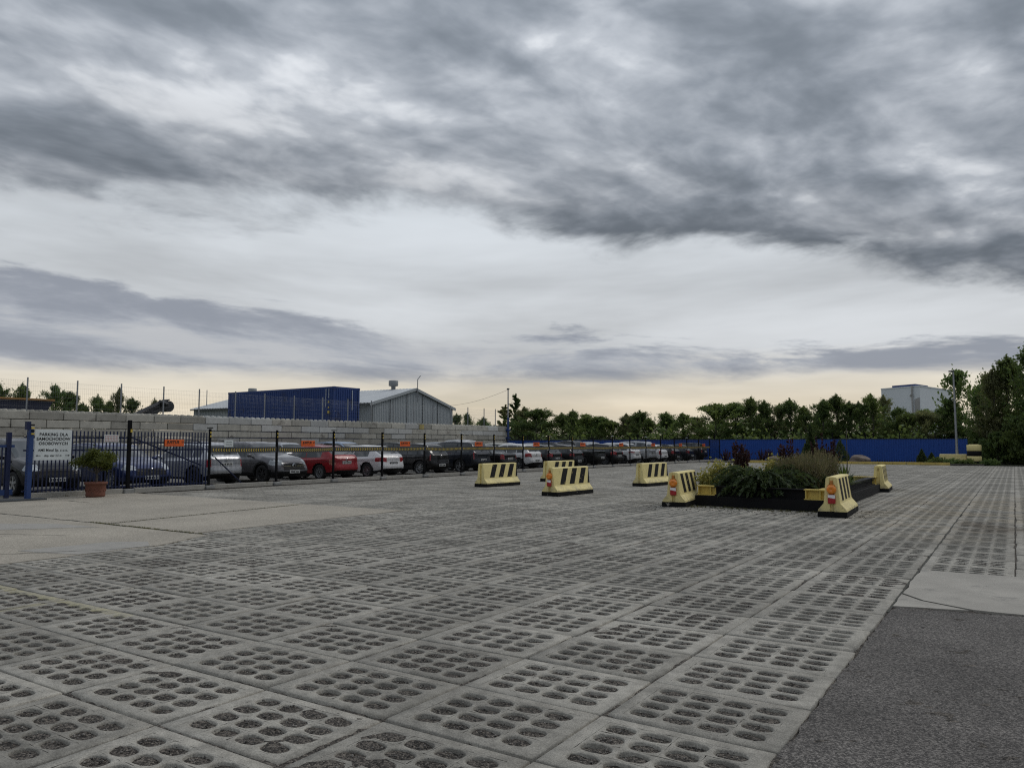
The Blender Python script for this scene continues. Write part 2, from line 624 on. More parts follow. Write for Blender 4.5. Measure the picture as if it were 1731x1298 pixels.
mat("barrier_black", (0.010, 0.010, 0.010), 0.7, spec=0.25, var=0.2, scale=8, stain=(0.55, 0.44, 0.18), stain_scale=9, stain_lo=0.64, stain_hi=0.67)
mat("base_black", (0.008, 0.008, 0.008), 0.8, spec=0.2, var=0.3, scale=10, bump=0.5, stain=(0.30, 0.28, 0.24), stain_scale=8, stain_lo=0.64, stain_hi=0.68)
mat("beam_black", (0.006, 0.006, 0.007), 0.7, var=0.2, scale=6, spec=0.2)
mat("beam_yellow", (0.62, 0.47, 0.12), 0.55, var=0.1, scale=6, stain=(0.30, 0.18, 0.06), stain_scale=6, stain_lo=0.62)
mat("kerb_yellow", (0.52, 0.39, 0.10), 0.7, var=0.15, scale=3, stain=(0.30, 0.26, 0.16), stain_scale=2)
mat("lens_orange", (0.80, 0.24, 0.015), 0.25, var=0.08, scale=20, coat=0.6)
mat("lamp_housing", (0.45, 0.17, 0.03), 0.5)
mat("reflector_red", (0.38, 0.02, 0.025), 0.3)
mat("reflector_white", (0.8, 0.8, 0.8), 0.35)
mat("sheet_blue", (0.005, 0.058, 0.290), 0.5, var=0.07, scale=0.6)
mat("container_blue", (0.012, 0.042, 0.175), 0.5, var=0.10, scale=0.5, stain=(0.02, 0.03, 0.09), stain_scale=0.8)
mat("cladding_grey", (0.36, 0.385, 0.40), 0.5, 0.1, var=0.05, scale=0.4)
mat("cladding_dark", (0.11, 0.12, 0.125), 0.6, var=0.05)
mat("roof_grey", (0.47, 0.49, 0.50), 0.5, 0.1, var=0.06, scale=0.3)
mat("trim_dark", (0.05, 0.055, 0.06), 0.6)
mat("vent_grey", (0.24, 0.25, 0.25), 0.5, var=0.06)
mat("facade_white", (0.68, 0.71, 0.74), 0.5, var=0.03, scale=0.2)
mat("facade_stain", (0.36, 0.35, 0.34), 0.6, var=0.15, scale=0.4)
mat("machine_dark", (0.022, 0.024, 0.026), 0.6, var=0.2)
mat("rim_orange", (0.30, 0.16, 0.05), 0.6)
mat("skip_blue", (0.006, 0.010, 0.030), 0.6)
mat("boulder", (0.17, 0.135, 0.115), 0.9, var=0.25, scale=3, bump=0.6, bscale=12)
mat("bark", (0.085, 0.075, 0.06), 0.9, var=0.3, scale=6)
mat("birch_bark", (0.42, 0.40, 0.36), 0.8, var=0.3, scale=5, stain=(0.04, 0.04, 0.04), stain_scale=6, stain_lo=0.56)
mat("rubber", (0.013, 0.013, 0.014), 0.8, var=0.15, scale=10)
mat("rim_silver", (0.36, 0.37, 0.38), 0.3, 0.7, var=0.06)
mat("rim_dark", (0.06, 0.06, 0.065), 0.35, 0.6)
mat("car_plastic", (0.010, 0.0105, 0.011), 0.6, var=0.1, spec=0.3)
mat("chrome", (0.55, 0.56, 0.57), 0.12, 0.95)
mat("plate_white", (0.62, 0.63, 0.62), 0.4)
mat("plate_dark", (0.05, 0.055, 0.06), 0.4)
mat("tail_red", (0.36, 0.012, 0.016), 0.12, coat=1.0)
mat("tail_amber", (0.42, 0.14, 0.09), 0.12, coat=1.0)
mat("head_clear", (0.34, 0.36, 0.37), 0.08, 0.35, coat=1.0)
m_, t_, b_ = principled("car_glass")
b_.inputs['Base Color'].default_value = (0.018, 0.023, 0.024, 1)
b_.inputs['Roughness'].default_value = 0.03
b_.inputs['IOR'].default_value = 1.95
b_.inputs['Specular IOR Level'].default_value = 0.5

leaf_mat("leaf_birch", (0.069, 0.105, 0.036), (0.153, 0.199, 0.060))
leaf_mat("leaf_dark", (0.063, 0.108, 0.037), (0.138, 0.194, 0.063))
leaf_mat("leaf_grey", (0.117, 0.130, 0.065), (0.197, 0.210, 0.099))
leaf_mat("leaf_light", (0.088, 0.126, 0.038), (0.149, 0.193, 0.061))
leaf_mat("leaf_variegated", (0.09, 0.125, 0.03), (0.45, 0.40, 0.14), 14, 0.05)
leaf_mat("leaf_juniper", (0.030, 0.051, 0.021), (0.075, 0.102, 0.042), 8, 0.05)
leaf_mat("leaf_barberry", (0.022, 0.010, 0.011), (0.055, 0.022, 0.022), 6, 0.1)
leaf_mat("leaf_lavender", (0.085, 0.095, 0.045), (0.17, 0.145, 0.10), 9, 0.05)
leaf_mat("leaf_yucca", (0.05, 0.085, 0.02), (0.12, 0.16, 0.05), 6, 0.05)
leaf_mat("leaf_bonsai", (0.045, 0.063, 0.015), (0.112, 0.128, 0.027), 9, 0.05)
leaf_mat("leaf_weed", (0.055, 0.065, 0.022), (0.12, 0.115, 0.05), 6, 0.05)


PAINTS = {}


def paint(name, col, metal=0.35, rough=0.32):
    if name in PAINTS:
        return PAINTS[name]
    m, t, b = principled("paint_" + name)
    pos = t.n('ShaderNodeTexCoord').outputs['Object']
    sx = t.n('ShaderNodeSeparateXYZ')
    t.link(pos, sx.inputs[0])
    n = t.noise(pos, 3.0, 6, 0.65)
    dirt = t.math('MULTIPLY', t.smooth(sx.outputs[2], 0.15, 0.6, 0.40, 0.04), t.smooth(n, 0.35, 0.7))
    c = t.mix(dirt, col, (0.12, 0.11, 0.095))
    t.link(c, b.inputs['Base Color'])
    b.inputs['Metallic'].default_value = metal
    t.link(t.math('ADD', t.math('MULTIPLY', dirt, 0.4), rough), b.inputs['Roughness'])
    b.inputs['Specular IOR Level'].default_value = 0.2
    b.inputs['Coat Weight'].default_value = 0.7
    b.inputs['Coat Roughness'].default_value = 0.05
    PAINTS[name] = m
    return m

# ================================================================== ground
def sheet(name, x0, x1, y0, y1, z, m, kind='structure', nx=1, ny=1):
    xs, ys = np.linspace(x0, x1, nx + 1), np.linspace(y0, y1, ny + 1)
    V = np.array([(x, y, z) for y in ys for x in xs])
    F = np.array([(j * (nx + 1) + i, j * (nx + 1) + i + 1, (j + 1) * (nx + 1) + i + 1, (j + 1) * (nx + 1) + i) for j in range(ny) for i in range(nx)])
    o = obj(name, mesh_np(name, V, F), m)
    o['kind'] = kind
    return o


sheet('ground', -1500, 1500, -1500, 1500, -0.13, M['terrain'])
sheet('parking_lot', -44, -24.35, -30, 78, -0.002, M['lot_ground'])
sheet('gravel_bed', -24.4, 14, 14.6, 68, -0.019, M['gravel'], 'stuff')

# gravel under the near slabs, gently uneven
gx, gy = np.meshgrid(np.linspace(-14, 1, 260), np.linspace(-3, 14.6, 300))
gz = -0.017 + 0.006 * np.sin(gx * 23.1 + 1.7 * np.sin(gy * 9)) * np.sin(gy * 27.3 + 1.3 * np.sin(gx * 11)) + nrg.normal(0, 0.0040, gx.shape)
gz += 0.009 * np.sin(gx * 6.1 + 2 * np.sin(gy * 3.3)) * np.sin(gy * 7.7 + 2 * np.sin(gx * 2.9))
gz = np.minimum(gz, -0.003)
Vg = np.stack([gx, gy, gz], -1).reshape(-1, 3)
ii = np.arange(300 * 260).reshape(300, 260)
Fg = np.stack([ii[:-1, :-1], ii[:-1, 1:], ii[1:, 1:], ii[1:, :-1]], -1).reshape(-1, 4)
o = obj('gravel_fill', mesh_np('gravel_fill', Vg, Fg, True), M['gravel'])
o['kind'] = 'stuff'

# --- the perforated concrete slabs
SLX, SLY = 1.03, 0.77
SX, SY = 1.011, 0.751


def slab_arrays(seg, bevel, thick=0.1):
    V, F = [], []
    hx, hy = SX / 2, SY / 2
    mx, my = 0.090, 0.072
    cw, ch = (SX - 2 * mx) / 4, (SY - 2 * my) / 4
    base = [(1, -1), (1, 0), (1, 1), (0, 1), (-1, 1), (-1, 0), (-1, -1), (0, -1)]
    if seg == 16:
        pts = []
        for k in range(8):
            a, b = base[k], base[(k + 1) % 8]
            pts += [a, ((a[0] + b[0]) / 2, (a[1] + b[1]) / 2)]
        base = pts
    n = len(base)
    a, b, e = 0.0895, 0.0600, 2.3
    for i in range(4):
        for j in range(4):
            cx, cyy = -hx + mx + cw * (i + 0.5), -hy + my + ch * (j + 0.5)
            o0 = len(V)
            for u, v in base:
                V.append((cx + u * cw / 2, cyy + v * ch / 2, 0))
            rings = [(1.0, 0.0)] if not bevel else [(1.07, 0.0), (1.0, -0.006)]
            rings.append((0.97, -0.06))
            for s_, z in rings:
                for u, v in base:
                    ph = math.atan2(v, u)
                    c, s = math.cos(ph), math.sin(ph)
                    V.append((cx + s_ * a * math.copysign(abs(c) ** (2 / e), c), cyy + s_ * b * math.copysign(abs(s) ** (2 / e), s), z))
            for r in range(len(rings)):
                for k in range(n):
                    k2 = (k + 1) % n
                    F.append((o0 + r * n + k, o0 + r * n + k2, o0 + (r + 1) * n + k2, o0 + (r + 1) * n + k))
    q = 0.006 if bevel else 0.0
    o0 = len(V)
    V += [(-hx + q, -hy + q, 0), (hx - q, -hy + q, 0), (hx - q, hy - q, 0), (-hx + q, hy - q, 0),
          (-hx + mx, -hy + my, 0), (hx - mx, -hy + my, 0), (hx - mx, hy - my, 0), (-hx + mx, hy - my, 0)]
    for k in range(4):
        F.append((o0 + k, o0 + (k + 1) % 4, o0 + 4 + (k + 1) % 4, o0 + 4 + k))
    o1 = len(V)
    V += [(-hx, -hy, -q), (hx, -hy, -q), (hx, hy, -q), (-hx, hy, -q),
          (-hx, -hy, -thick), (hx, -hy, -thick), (hx, hy, -thick), (-hx, hy, -thick)]
    for k in range(4):
        k2 = (k + 1) % 4
        if bevel:
            F.append((o1 + k, o1 + k2, o0 + k2, o0 + k))
        F.append((o1 + 4 + k, o1 + 4 + k2, o1 + k2, o1 + k))
    return np.array(V, dtype=np.float64), np.array(F, dtype=np.int64)


def in_paving(x, y):
    if x > -1.09:
        return 11.2 < y < 67.0 and x < 6
    if y > 67.0 or y < -0.5:
        return False
    if y < 7.1:
        return x > -11.39
    if y < 14.2:
        return x > -12.42
    return x > -23.75


def cam_uv(x, y):
    r_, f_ = x * cy + y * sy, -x * sy + y * cy
    return r_, f_


paving = empty('paving', (0, 0, 0))
tag(paving, kind='structure')
cells = []
for i in range(-7, 23):
    for j in range(-5, 85):
        x, y = -1.09 - SLX * (i + 0.5), 2.64 + SLY * (j + 0.5)
        if in_paving(x, y):
            lat, dep = cam_uv(x, y)
            seen = dep > 1.9 and abs(lat) < 0.68 * dep + 0.7 and dep > 2.2
            cells.append((0 if seen else 1, dep, x, y))
cells.sort()
Vn, Fn = slab_arrays(16, True)
nfr = len(Vn) - 16                                  # first vertex of the outer frame


def chipped(seed, chips):
    """same slab with worn hole rims and, on some, a broken corner"""
    g = np.random.default_rng(seed)
    V = Vn.copy()
    V[:nfr, :2] += g.normal(0, .0016, (nfr, 2))
    V[:nfr, 2] += np.where(V[:nfr, 2] > -.01, g.normal(-.0006, .0008, nfr), 0)
    for k in chips:
        d = -np.sign(V[nfr + k, :2]) * g.uniform(.010, .026, 2)
        V[nfr + k, :2] += d
        V[nfr + 8 + k, :2] += d * 1.0
        V[nfr + 8 + k, 2] -= .012
    me = mesh_np('slab', V, Fn)
    me.materials.append(M['slab_concrete'])
    return me


slab_mes = [chipped(1, ()), chipped(2, ()), chipped(3, (0,)), chipped(4, ()), chipped(5, (2, 3)), chipped(6, (1,)), chipped(7, ())]
near_cells = []
for n_, (sn, dep, x, y) in enumerate(cells):
    if n_ < 300 and sn == 0:
        o = bpy.data.objects.new('slab', slab_mes[rnd.randrange(7)])
        o.location = (x + rnd.uniform(-.004, .004), y + rnd.uniform(-.003, .003), rnd.uniform(-.006, .004))
        o.rotation_euler = (rnd.gauss(0, .004), rnd.gauss(0, .003), rnd.gauss(0, .003) + (PI if rnd.random() < .5 else 0))
        link(o, paving)
        near_cells.append((x, y))
rest = [c for n_, c in enumerate(cells) if not (n_ < 300 and c[0] == 0)]
Vl, Fl = slab_arrays(8, False, 0.07)
cen = np.array([(x, y, 0) for _, _, x, y in rest])
cen[:, 2] = nrg.uniform(-.006, .004, len(cen))
rot = nrg.normal(0, .003, len(cen))
Vr = Vl[None].repeat(len(cen), 0)
Vr2 = Vr.copy()
Vr2[:, :, 0] = Vr[:, :, 0] - rot[:, None] * Vr[:, :, 1]
Vr2[:, :, 1] = Vr[:, :, 1] + rot[:, None] * Vr[:, :, 0]
tx, ty = nrg.normal(0, .004, len(cen)), nrg.normal(0, .003, len(cen))
Vr2[:, :, 2] = Vr[:, :, 2] + tx[:, None] * Vr[:, :, 1] + ty[:, None] * Vr[:, :, 0]
Vr2 += cen[:, None, :]
Fr = Fl[None] + (np.arange(len(cen)) * len(Vl))[:, None, None]
o = obj('slab_field', mesh_np('slab_field', Vr2.reshape(-1, 3), Fr.reshape(-1, 4)), M['slab_concrete'], paving)
o['kind'] = 'stuff'

# loose stones lying in the holes of the nearest slabs
octv = np.array([(1, 0, 0), (-1, 0, 0), (0, 1, 0), (0, -1, 0), (0, 0, .7), (0, 0, -.7)])
octf = np.array([(0, 2, 4), (2, 1, 4), (1, 3, 4), (3, 0, 4), (2, 0, 5), (1, 2, 5), (3, 1, 5), (0, 3, 5)])
npb = 16000
pick = np.array(near_cells[:110])[nrg.integers(0, 110, npb)]
hi, hj = nrg.integers(0, 4, npb), nrg.integers(0, 4, npb)
ang, rad = nrg.uniform(0, 2 * PI, npb), np.sqrt(nrg.uniform(0, .9, npb))
px = pick[:, 0] + (hi - 1.5) * 0.2077 + .078 * rad * np.cos(ang)
py = pick[:, 1] + (hj - 1.5) * 0.1518 + .050 * rad * np.sin(ang)
pz = -0.014 + nrg.uniform(-.004, .012, npb)
sz = nrg.uniform(.004, .0105, npb)
th = nrg.uniform(0, PI, npb)
Vp = octv[None] * sz[:, None, None] * nrg.uniform(.6, 1.4, (npb, 6, 1))
Vq = Vp.copy()
Vq[:, :, 0] = Vp[:, :, 0] * np.cos(th)[:, None] - Vp[:, :, 1] * np.sin(th)[:, None]
Vq[:, :, 1] = Vp[:, :, 0] * np.sin(th)[:, None] + Vp[:, :, 1] * np.cos(th)[:, None]
Vq += np.stack([px, py, pz], -1)[:, None, :]
Fq = octf[None] + (np.arange(npb) * 6)[:, None, None]
speckle_material("pebble", (0.05, 0.047, 0.044), (0.26, 0.24, 0.215), 60, 0.2)
o = obj('pebbles', mesh_np('pebbles', Vq.reshape(-1, 3), Fq.reshape(-1, 3)), M['pebble'])
o['kind'] = 'stuff'


def ribbon(name, pts, w, z, m, parent=None, jit=0.4, step=0.12):
    """irregular crack filled with dirt"""
    r = random.Random(len(pts) * 31 + int(pts[0][0] * 100))
    P_ = []
    for (x0, y0), (x1, y1) in zip(pts[:-1], pts[1:]):
        n = max(2, int(math.hypot(x1 - x0, y1 - y0) / step))
        P_ += [(x0 + (x1 - x0) * k / n, y0 + (y1 - y0) * k / n) for k in range(n)]
    P_.append(pts[-1])
    V, F = [], []
    wob = 0.0
    for k, (x, y) in enumerate(P_):
        a, b = P_[max(0, k - 1)], P_[min(len(P_) - 1, k + 1)]
        dx, dy = b[0] - a[0], b[1] - a[1]
        l = math.hypot(dx, dy) or 1
        nx_, ny_ = -dy / l, dx / l
        wob = 0.8 * wob + r.gauss(0, w * jit)
        ww = w * r.uniform(.35, 1.1) / 2
        V += [(x + nx_ * (wob + ww), y + ny_ * (wob + ww), z), (x + nx_ * (wob - ww), y + ny_ * (wob - ww), z)]
        if k:
            F.append((2 * k - 2, 2 * k - 1, 2 * k + 1, 2 * k))
    return obj(name, mesh_np(name, V, F), m, parent)


# --- poured concrete apron by the gate, in three panels with open joints
apron = empty('concrete_apron')
tag(apron, kind='structure')


def wobbly_panel(name, poly, z0, z1, m, parent, r=0.02, step=0.35):
    """a slab from a ground polygon with slightly broken edges"""
    rr = random.Random(int(abs(poly[0][0] * 77 + poly[0][1] * 13)))
    pts = []
    for (x0, y0), (x1, y1) in zip(poly, poly[1:] + poly[:1]):
        n = max(1, int(math.hypot(x1 - x0, y1 - y0) / step))
        for k in range(n):
            pts.append((x0 + (x1 - x0) * k / n + (rr.uniform(-r, r) if k else 0), y0 + (y1 - y0) * k / n + (rr.uniform(-r, r) if k else 0)))
    n = len(pts)
    V = [(x, y, z1) for x, y in pts] + [(x, y, z0) for x, y in pts]
    F = [tuple(range(n))] + [(i, n + i, n + (i + 1) % n, (i + 1) % n) for i in range(n)]
    me = mesh_np(name, V, F)
    bm = bmesh.new(); bm.from_mesh(me)
    bmesh.ops.recalc_face_normals(bm, faces=bm.faces)
    bm.to_mesh(me); bm.free()
    return obj(name, me, m, parent)


wobbly_panel('panel', [(-26.5, -6), (-11.42, -6), (-11.42, 7.05), (-12.0, 8.40), (-26.5, 8.40)], -0.1, 0.003, M['exposed_concrete'], apron)
wobbly_panel('panel', [(-15.50, 8.43), (-12.45, 8.43), (-12.46, 14.12), (-15.85, 14.15)], -0.1, 0.004, M['exposed_concrete'], apron)
wobbly_panel('panel', [(-24.4, 8.43), (-15.53, 8.43), (-15.88, 14.15), (-23.8, 14.3), (-24.4, 14.3)], -0.1, 0.001, M['exposed_concrete'], apron)
ribbon('joint', [(-23.5, 8.3), (-19.7, 8.36), (-15.3, 8.42), (-12.3, 8.42)], 0.06, 0.008, M['joint_dark'], apron, 0.2)
ribbon('joint', [(-15.35, 8.5), (-15.6, 10.5), (-15.95, 13.8)], 0.06, 0.008, M['joint_dark'], apron, 0.2)
ribbon('crack', [(-18.0, 5.2), (-15.5, 6.3), (-14.0, 7.0)], 0.025, 0.008, M['joint_dark'], apron, 0.3)
ribbon('crack', [(-23.6, 10.5), (-22.6, 11.3), (-21.3, 11.2)], 0.04, 0.008, M['joint_dark'], apron, 0.3)
ribbon('crack', [(-12.5, 5.2), (-11.6, 6.3), (-11.2, 7.6)], 0.035, 0.008, M['joint_dark'], apron, 0.3)
wobbly_panel('patch', [(-18.2, 6.2), (-16.2, 6.35), (-14.9, 8.05), (-16.3, 7.85), (-17.6, 7.1)], 0.0, 0.0075, M['grey_patch'], apron, 0.06)
wobbly_panel('patch', [(-12.6, 5.6), (-11.45, 5.9), (-11.45, 7.0), (-12.0, 7.3), (-12.5, 6.9)], 0.0, 0.0075, M['grey_patch'], apron, 0.05)

# --- asphalt and the cast patch at the right
wobbly_panel('asphalt', [(-1.10, -8), (12, -8), (12, 8.9), (0.3, 8.75), (-1.03, 8.5), (-1.085, 8.3)], -0.1, -0.006, M['asphalt'], None, 0.016, 0.11)['kind'] = 'structure'
ribbon('asphalt_crack', [(0.9, 4.2), (0.35, 5.6), (0.55, 6.7), (0.1, 8.6)], 0.018, -0.001, M['joint_dark'], bpy.data.objects['asphalt'], 0.5)
pad = empty('concrete_pad')
tag(pad, kind='structure')
wobbly_panel('panel', [(-1.075, 9.30), (-0.85, 8.98), (-0.40, 8.74), (6, 8.95), (6, 11.15), (-0.15, 11.18), (-1.07, 11.10)], -0.1, 0.004, M['smooth_concrete'], pad, 0.018, 0.2)
wobbly_panel('corner_piece', [(-1.08, 8.52), (-0.44, 8.70), (-0.86, 8.95), (-1.08, 9.24)], -0.1, 0.002, M['smooth_concrete'], pad, 0.01, 0.2)
ribbon('joint', [(-1.088, 8.2), (-1.085, 12), (-1.09, 20), (-1.09, 33)], 0.035, -0.002, M['joint_dark'], pad, 0.05)
ribbon('crack', [(-1.08, 9.27), (-0.86, 8.965), (-0.42, 8.715)], 0.03, 0.006, M['joint_dark'], pad, 0.1)

# ================================================================== block wall
WX = -40.0
BL, BH, BD = 1.6, 0.40, 0.8


def block_mesh(name, knobs, m, bl=BL):
    mb = MB()
    mb.box((0, 0, BH / 2), (BD, bl - 0.035, BH - 0.028), bev=0.016)
    if knobs:
        n = int(round(bl / 0.4))
        for k in range(n):
            for xx in (-0.2, 0.2):
                mb.lathe([(0.125, 0), (0.115, 0.05), (0.085, 0.095), (0.0, 0.10)], 10, (xx, -bl / 2 + 0.4 * (k + .5), BH - 0.008))
    me = mb.mesh(name)
    me.materials.append(m)
    return me


blk = [block_mesh('block', False, M['block_concrete']), block_mesh('block', True, M['block_concrete']),
       block_mesh('block', False, M['block_pale']), block_mesh('block', True, M['block_pale']),
       block_mesh('block', True, M['block_stained'], 0.4), block_mesh('half_block', False, M['block_concrete'], 0.8)]
wall = empty('block_wall', (WX, 13, 0))
tag(wall, 'long wall of stacked grey interlocking concrete blocks behind the parked cars', 'wall')
for c in range(8):
    y = 13.0 if c % 2 else 13.8
    while y < 59.0:
        top = c == 7
        pale = 26 < y < 58 and rnd.random() < (0.6 if c >= 6 else .2)
        me = blk[(1 if top else 0) + (2 if pale else 0)]
        if c < 7 and c % 2 == 0 and y > 57.9:
            me = blk[5]
        o = bpy.data.objects.new('block', me)
        o.location = (rnd.uniform(-.012, .012), y - 13 + (BL / 2 if me is not blk[5] else .4), c * BH)
        o.rotation_euler = (0, 0, rnd.gauss(0, .003))
        link(o, wall)
        y += BL
tag(obj('yellow_mark', MB().box((WX + 0.404, 46.95, 3.0), (0.006, 0.55, 0.37)).mesh('yellow_mark'), M['block_stained'], wall, True), kind=None)

# mesh fence standing on the wall
def wires(y0, y1, x, z0, z1, pitch, r, hz=(), rh=None):
    """welded mesh as one lump of thin bars"""
    n = int((y1 - y0) / pitch)
    ys = y0 + (np.arange(n) + .5) * (y1 - y0) / n
    bars = [((x, yy, (z0 + z1) / 2), (r, r, z1 - z0)) for yy in ys]
    bars += [((x + r, (y0 + y1) / 2, z), (rh or r, y1 - y0, rh or r)) for z in hz]
    cube = np.array([(sx, sy_, sz_) for sz_ in (-.5, .5) for sx, sy_ in ((-.5, -.5), (.5, -.5), (.5, .5), (-.5, .5))])
    cf = np.array([(3, 2, 1, 0), (4, 5, 6, 7), (0, 1, 5, 4), (1, 2, 6, 5), (2, 3, 7, 6), (3, 0, 4, 7)])
    V = np.concatenate([np.array(c) + cube * np.array(s) for c, s in bars])
    F = np.concatenate([cf + 8 * k for k in range(len(bars))])
    return V, F


tf = empty('wall_top_fence', (WX, 14, 3.2))
tag(tf, 'thin wire mesh fence on galvanised posts along the top of the block wall', 'fence')
posts = [15.6, 17.83, 20.2, 22.5, 24.95, 27.2, 29.7, 31.9, 34.3, 36.8, 39.2, 41.6, 44.0, 46.4, 48.8, 51.2, 53.65, 56.1, 57.9]
for yy in posts:
    MB().box((WX, yy, 3.2 + 0.78), (0.055, 0.055, 1.75)).build('post', M['galvanised'], tf, world=True)
for a, b in zip(posts[:-1], posts[1:]):
    V, F = wires(a, b, WX + .04, 3.32, 4.72, 0.10, 0.003, (3.45, 3.7, 3.95, 4.2, 4.45, 4.68), 0.004)
    tag(obj('wire_panel', mesh_np('wire_panel', V, F), M['galvanised'], tf, True), kind='stuff')

# pole at the end of the wall with a cable to the warehouse
pl = empty('utility_pole', (-39.45, 59.2, 0))
tag(pl, 'tall slim utility pole at the far end of the block wall', 'pole')
MB().tube((0, 0, 0), (0, 0, 4.1), 0.13, 0.10, 10).build('lower_pole', M['gate_blue'], pl)
MB().tube((0, 0, 4.05), (0, 0, 6.75), 0.07, 0.055, 10).build('upper_pole', M['galvanised'], pl)
MB().box((0, 0, 6.78), (.16, .22, .12)).build('cap', M['trim_dark'], pl)
for z in (2.2, 2.95):
    MB().box((0.0, 0, z), (.3, .36, .14)).build('bracket', M['gate_blue'], pl)
mb = MB()
p0, p1 = Vector((0, 0, 6.72)), Vector((-19, 13.2, 6.3))
prev = p0
for k in range(1, 15):
    t = k / 14
    q = p0.lerp(p1, t) + Vector((0, 0, -0.9 * 4 * t * (1 - t) * .5))
    mb.tube(prev, q, 0.012, n=5, cap=False)
    prev = q
mb.build('cable', M['trim_dark'], pl)

# ================================================================== front fence of the parking lot
FX = -24.5
PY = [14.12 + 3.03 * k for k in range(21)]
fence = empty('mesh_fence', (FX, 17.15, 0))
tag(fence, 'black wire mesh fence in front of the parked cars', 'fence')
plinth_h = 0.15
for k, yy in enumerate(PY[1:]):
    MB().box((FX, yy, 1.08), (0.07, 0.07, 2.16)).build('post', M['post_black'], fence, world=True)
    if k < 10:
        for q in range(2):
            MB().box((FX + .038, yy + .01, 2.03 - q * .13), (0.008, 0.05, 0.065)).build('reflective_mark', M['sign_yellow'], fence, world=True)
    if k in (0, 2, 5, 11, 13, 16, 18):
        MB().box((FX, yy, 2.20), (.14, .16, .035)).build('post_cap', M['post_black'] if k < 4 else M['sign_white'], fence, world=True)
    MB().box((FX + .02, yy, 0.055), (.26, .36, .13), bev=.02).build('post_foot', M['post_foot'], fence, world=True)
for a, b in zip(PY[1:-1], PY[2:]):
    V, F = wires(a + .05, b - .05, FX, 0.16, 2.10, 0.055, 0.0042, (0.3, .34, .85, .89, 1.35, 1.39, 1.83, 1.87, 2.08), 0.009)
    tag(obj('wire_panel', mesh_np('wire_panel', V, F), M['wire_black'], fence, True), kind='stuff')
    MB().box((FX + .02, (a + b) / 2, 0.06), (.10, b - a - .38, .17), bev=.012).build('plinth_board', M['plinth_concrete'], fence, world=True)

# leaning brace behind the first bay
MB().tube((FX - .12, 17.35, 1.22), (FX - .12, 18.75, 0.06), .025, n=6).build('brace', M['bar_blue'], fence, world=True)
MB().tube((FX - .12, 17.2, .12), (FX - .12, 18.9, .05), .03, n=6).build('brace', M['bar_blue'], fence, world=True)

# striped barrier tape along the mesh, bay by bay
tape = empty('warning_tape', (FX + .03, 17.2, 1.4))
tag(tape, 'grey plastic tape with yellow chevrons strung along the black mesh fence', 'tape')
for k, (a, b) in enumerate(zip(PY[1:-2], PY[2:-1])):
    n = 14
    V, F = [], []
    sag = .02 + .015 * math.sin(k * 2.1)
    zc = 1.405 - 0.004 * k
    for i in range(n + 1):
        t = i / n
        yy = a + .03 + (b - a - .06) * t
        dz_ = -sag * 4 * t * (1 - t)
        w = .004 * math.sin(i * 1.7 + k)
        V += [(FX + .032 + w, yy, zc - .105 + dz_), (FX + .032 + w, yy, zc + .105 + dz_),
              (FX + .028 + w, yy, zc - .105 + dz_), (FX + .028 + w, yy, zc + .105 + dz_)]
        if i:
            q = 4 * i
            F += [(q - 4, q, q + 1, q - 3), (q - 2, q - 1, q + 3, q + 2)]
    obj('band', mesh_np('band', V, F), M['tape_grey'], tape, True)
    V, F = [], []
    m_ = 26
    for i in range(m_):
        t = (i + .5) / m_
        yy = a + .08 + (b - a - .16) * t
        dz_ = zc - sag * 4 * t * (1 - t)
        X_ = FX + .04
        h, l, th = .05, .032, .036
        q = len(V)
        V += [(X_, yy - l, dz_), (X_, yy, dz_ + h), (X_, yy + th, dz_ + h), (X_, yy - l + th, dz_),
              (X_, yy, dz_ - h), (X_, yy + th, dz_ - h)]
        F += [(q, q + 3, q + 2, q + 1), (q, q + 4, q + 5, q + 3)]
    tag(obj('chevron_print', mesh_np('chevron_print', V, F), M['sign_yellow'], tape, True), kind='stuff')

# blue picket panels beside the gate
pf = empty('picket_fence', (FX, 10.9, 0))
tag(pf, 'dark blue steel picket fence between the gate post and the mesh fence', 'fence')
MB().box((FX, 14.12, 1.2), (.10, .10, 2.4)).build('post', M['post_black'], pf, world=True)
MB().box((FX + .06, 14.15, 2.05), (.03, .06, .1)).build('reflective_mark', M['sign_yellow'], pf, world=True)
pick_me = MB().box((0, 0, 0), (.03, .03, 1.86)).mesh('picket')
pick_me.materials.append(M['bar_blue'])
yy = 10.98
while yy < 17.0:
    if abs(yy - 14.12) > .08:
        o = bpy.data.objects.new('picket', pick_me)
        link(o, pf)
        o.location = Vector((FX + .03, yy, .16 + .93)) - pf.location
    yy += 0.118
for a, b in ((10.9, 14.07), (14.17, 17.1)):
    for z in (.22, 1.42, 1.66):
        if not (z == 1.66 and a < 14):
            MB().box((FX - .01, (a + b) / 2, z), (.04, b - a, .045)).build('rail', M['bar_blue'], pf, world=True)
        else:
            MB().box((FX - .01, (a + b) / 2, z + .15), (.04, b - a, .045)).build('rail', M['bar_blue'], pf, world=True)
    MB().box((FX + .02, (a + b) / 2, .06), (.14, b - a - .30, .2), bev=.015).build('plinth_board', M['plinth_concrete'], pf, world=True)
MB().box((FX + .02, 14.12, .06), (.26, .34, .16), bev=.02).build('post_foot', M['post_foot'], pf, world=True)
MB().tube((FX - .1, 14.2, 1.85), (FX - .1, 16.9, 0.85), .03, n=6).build('brace', M['bar_blue'], pf, world=True)

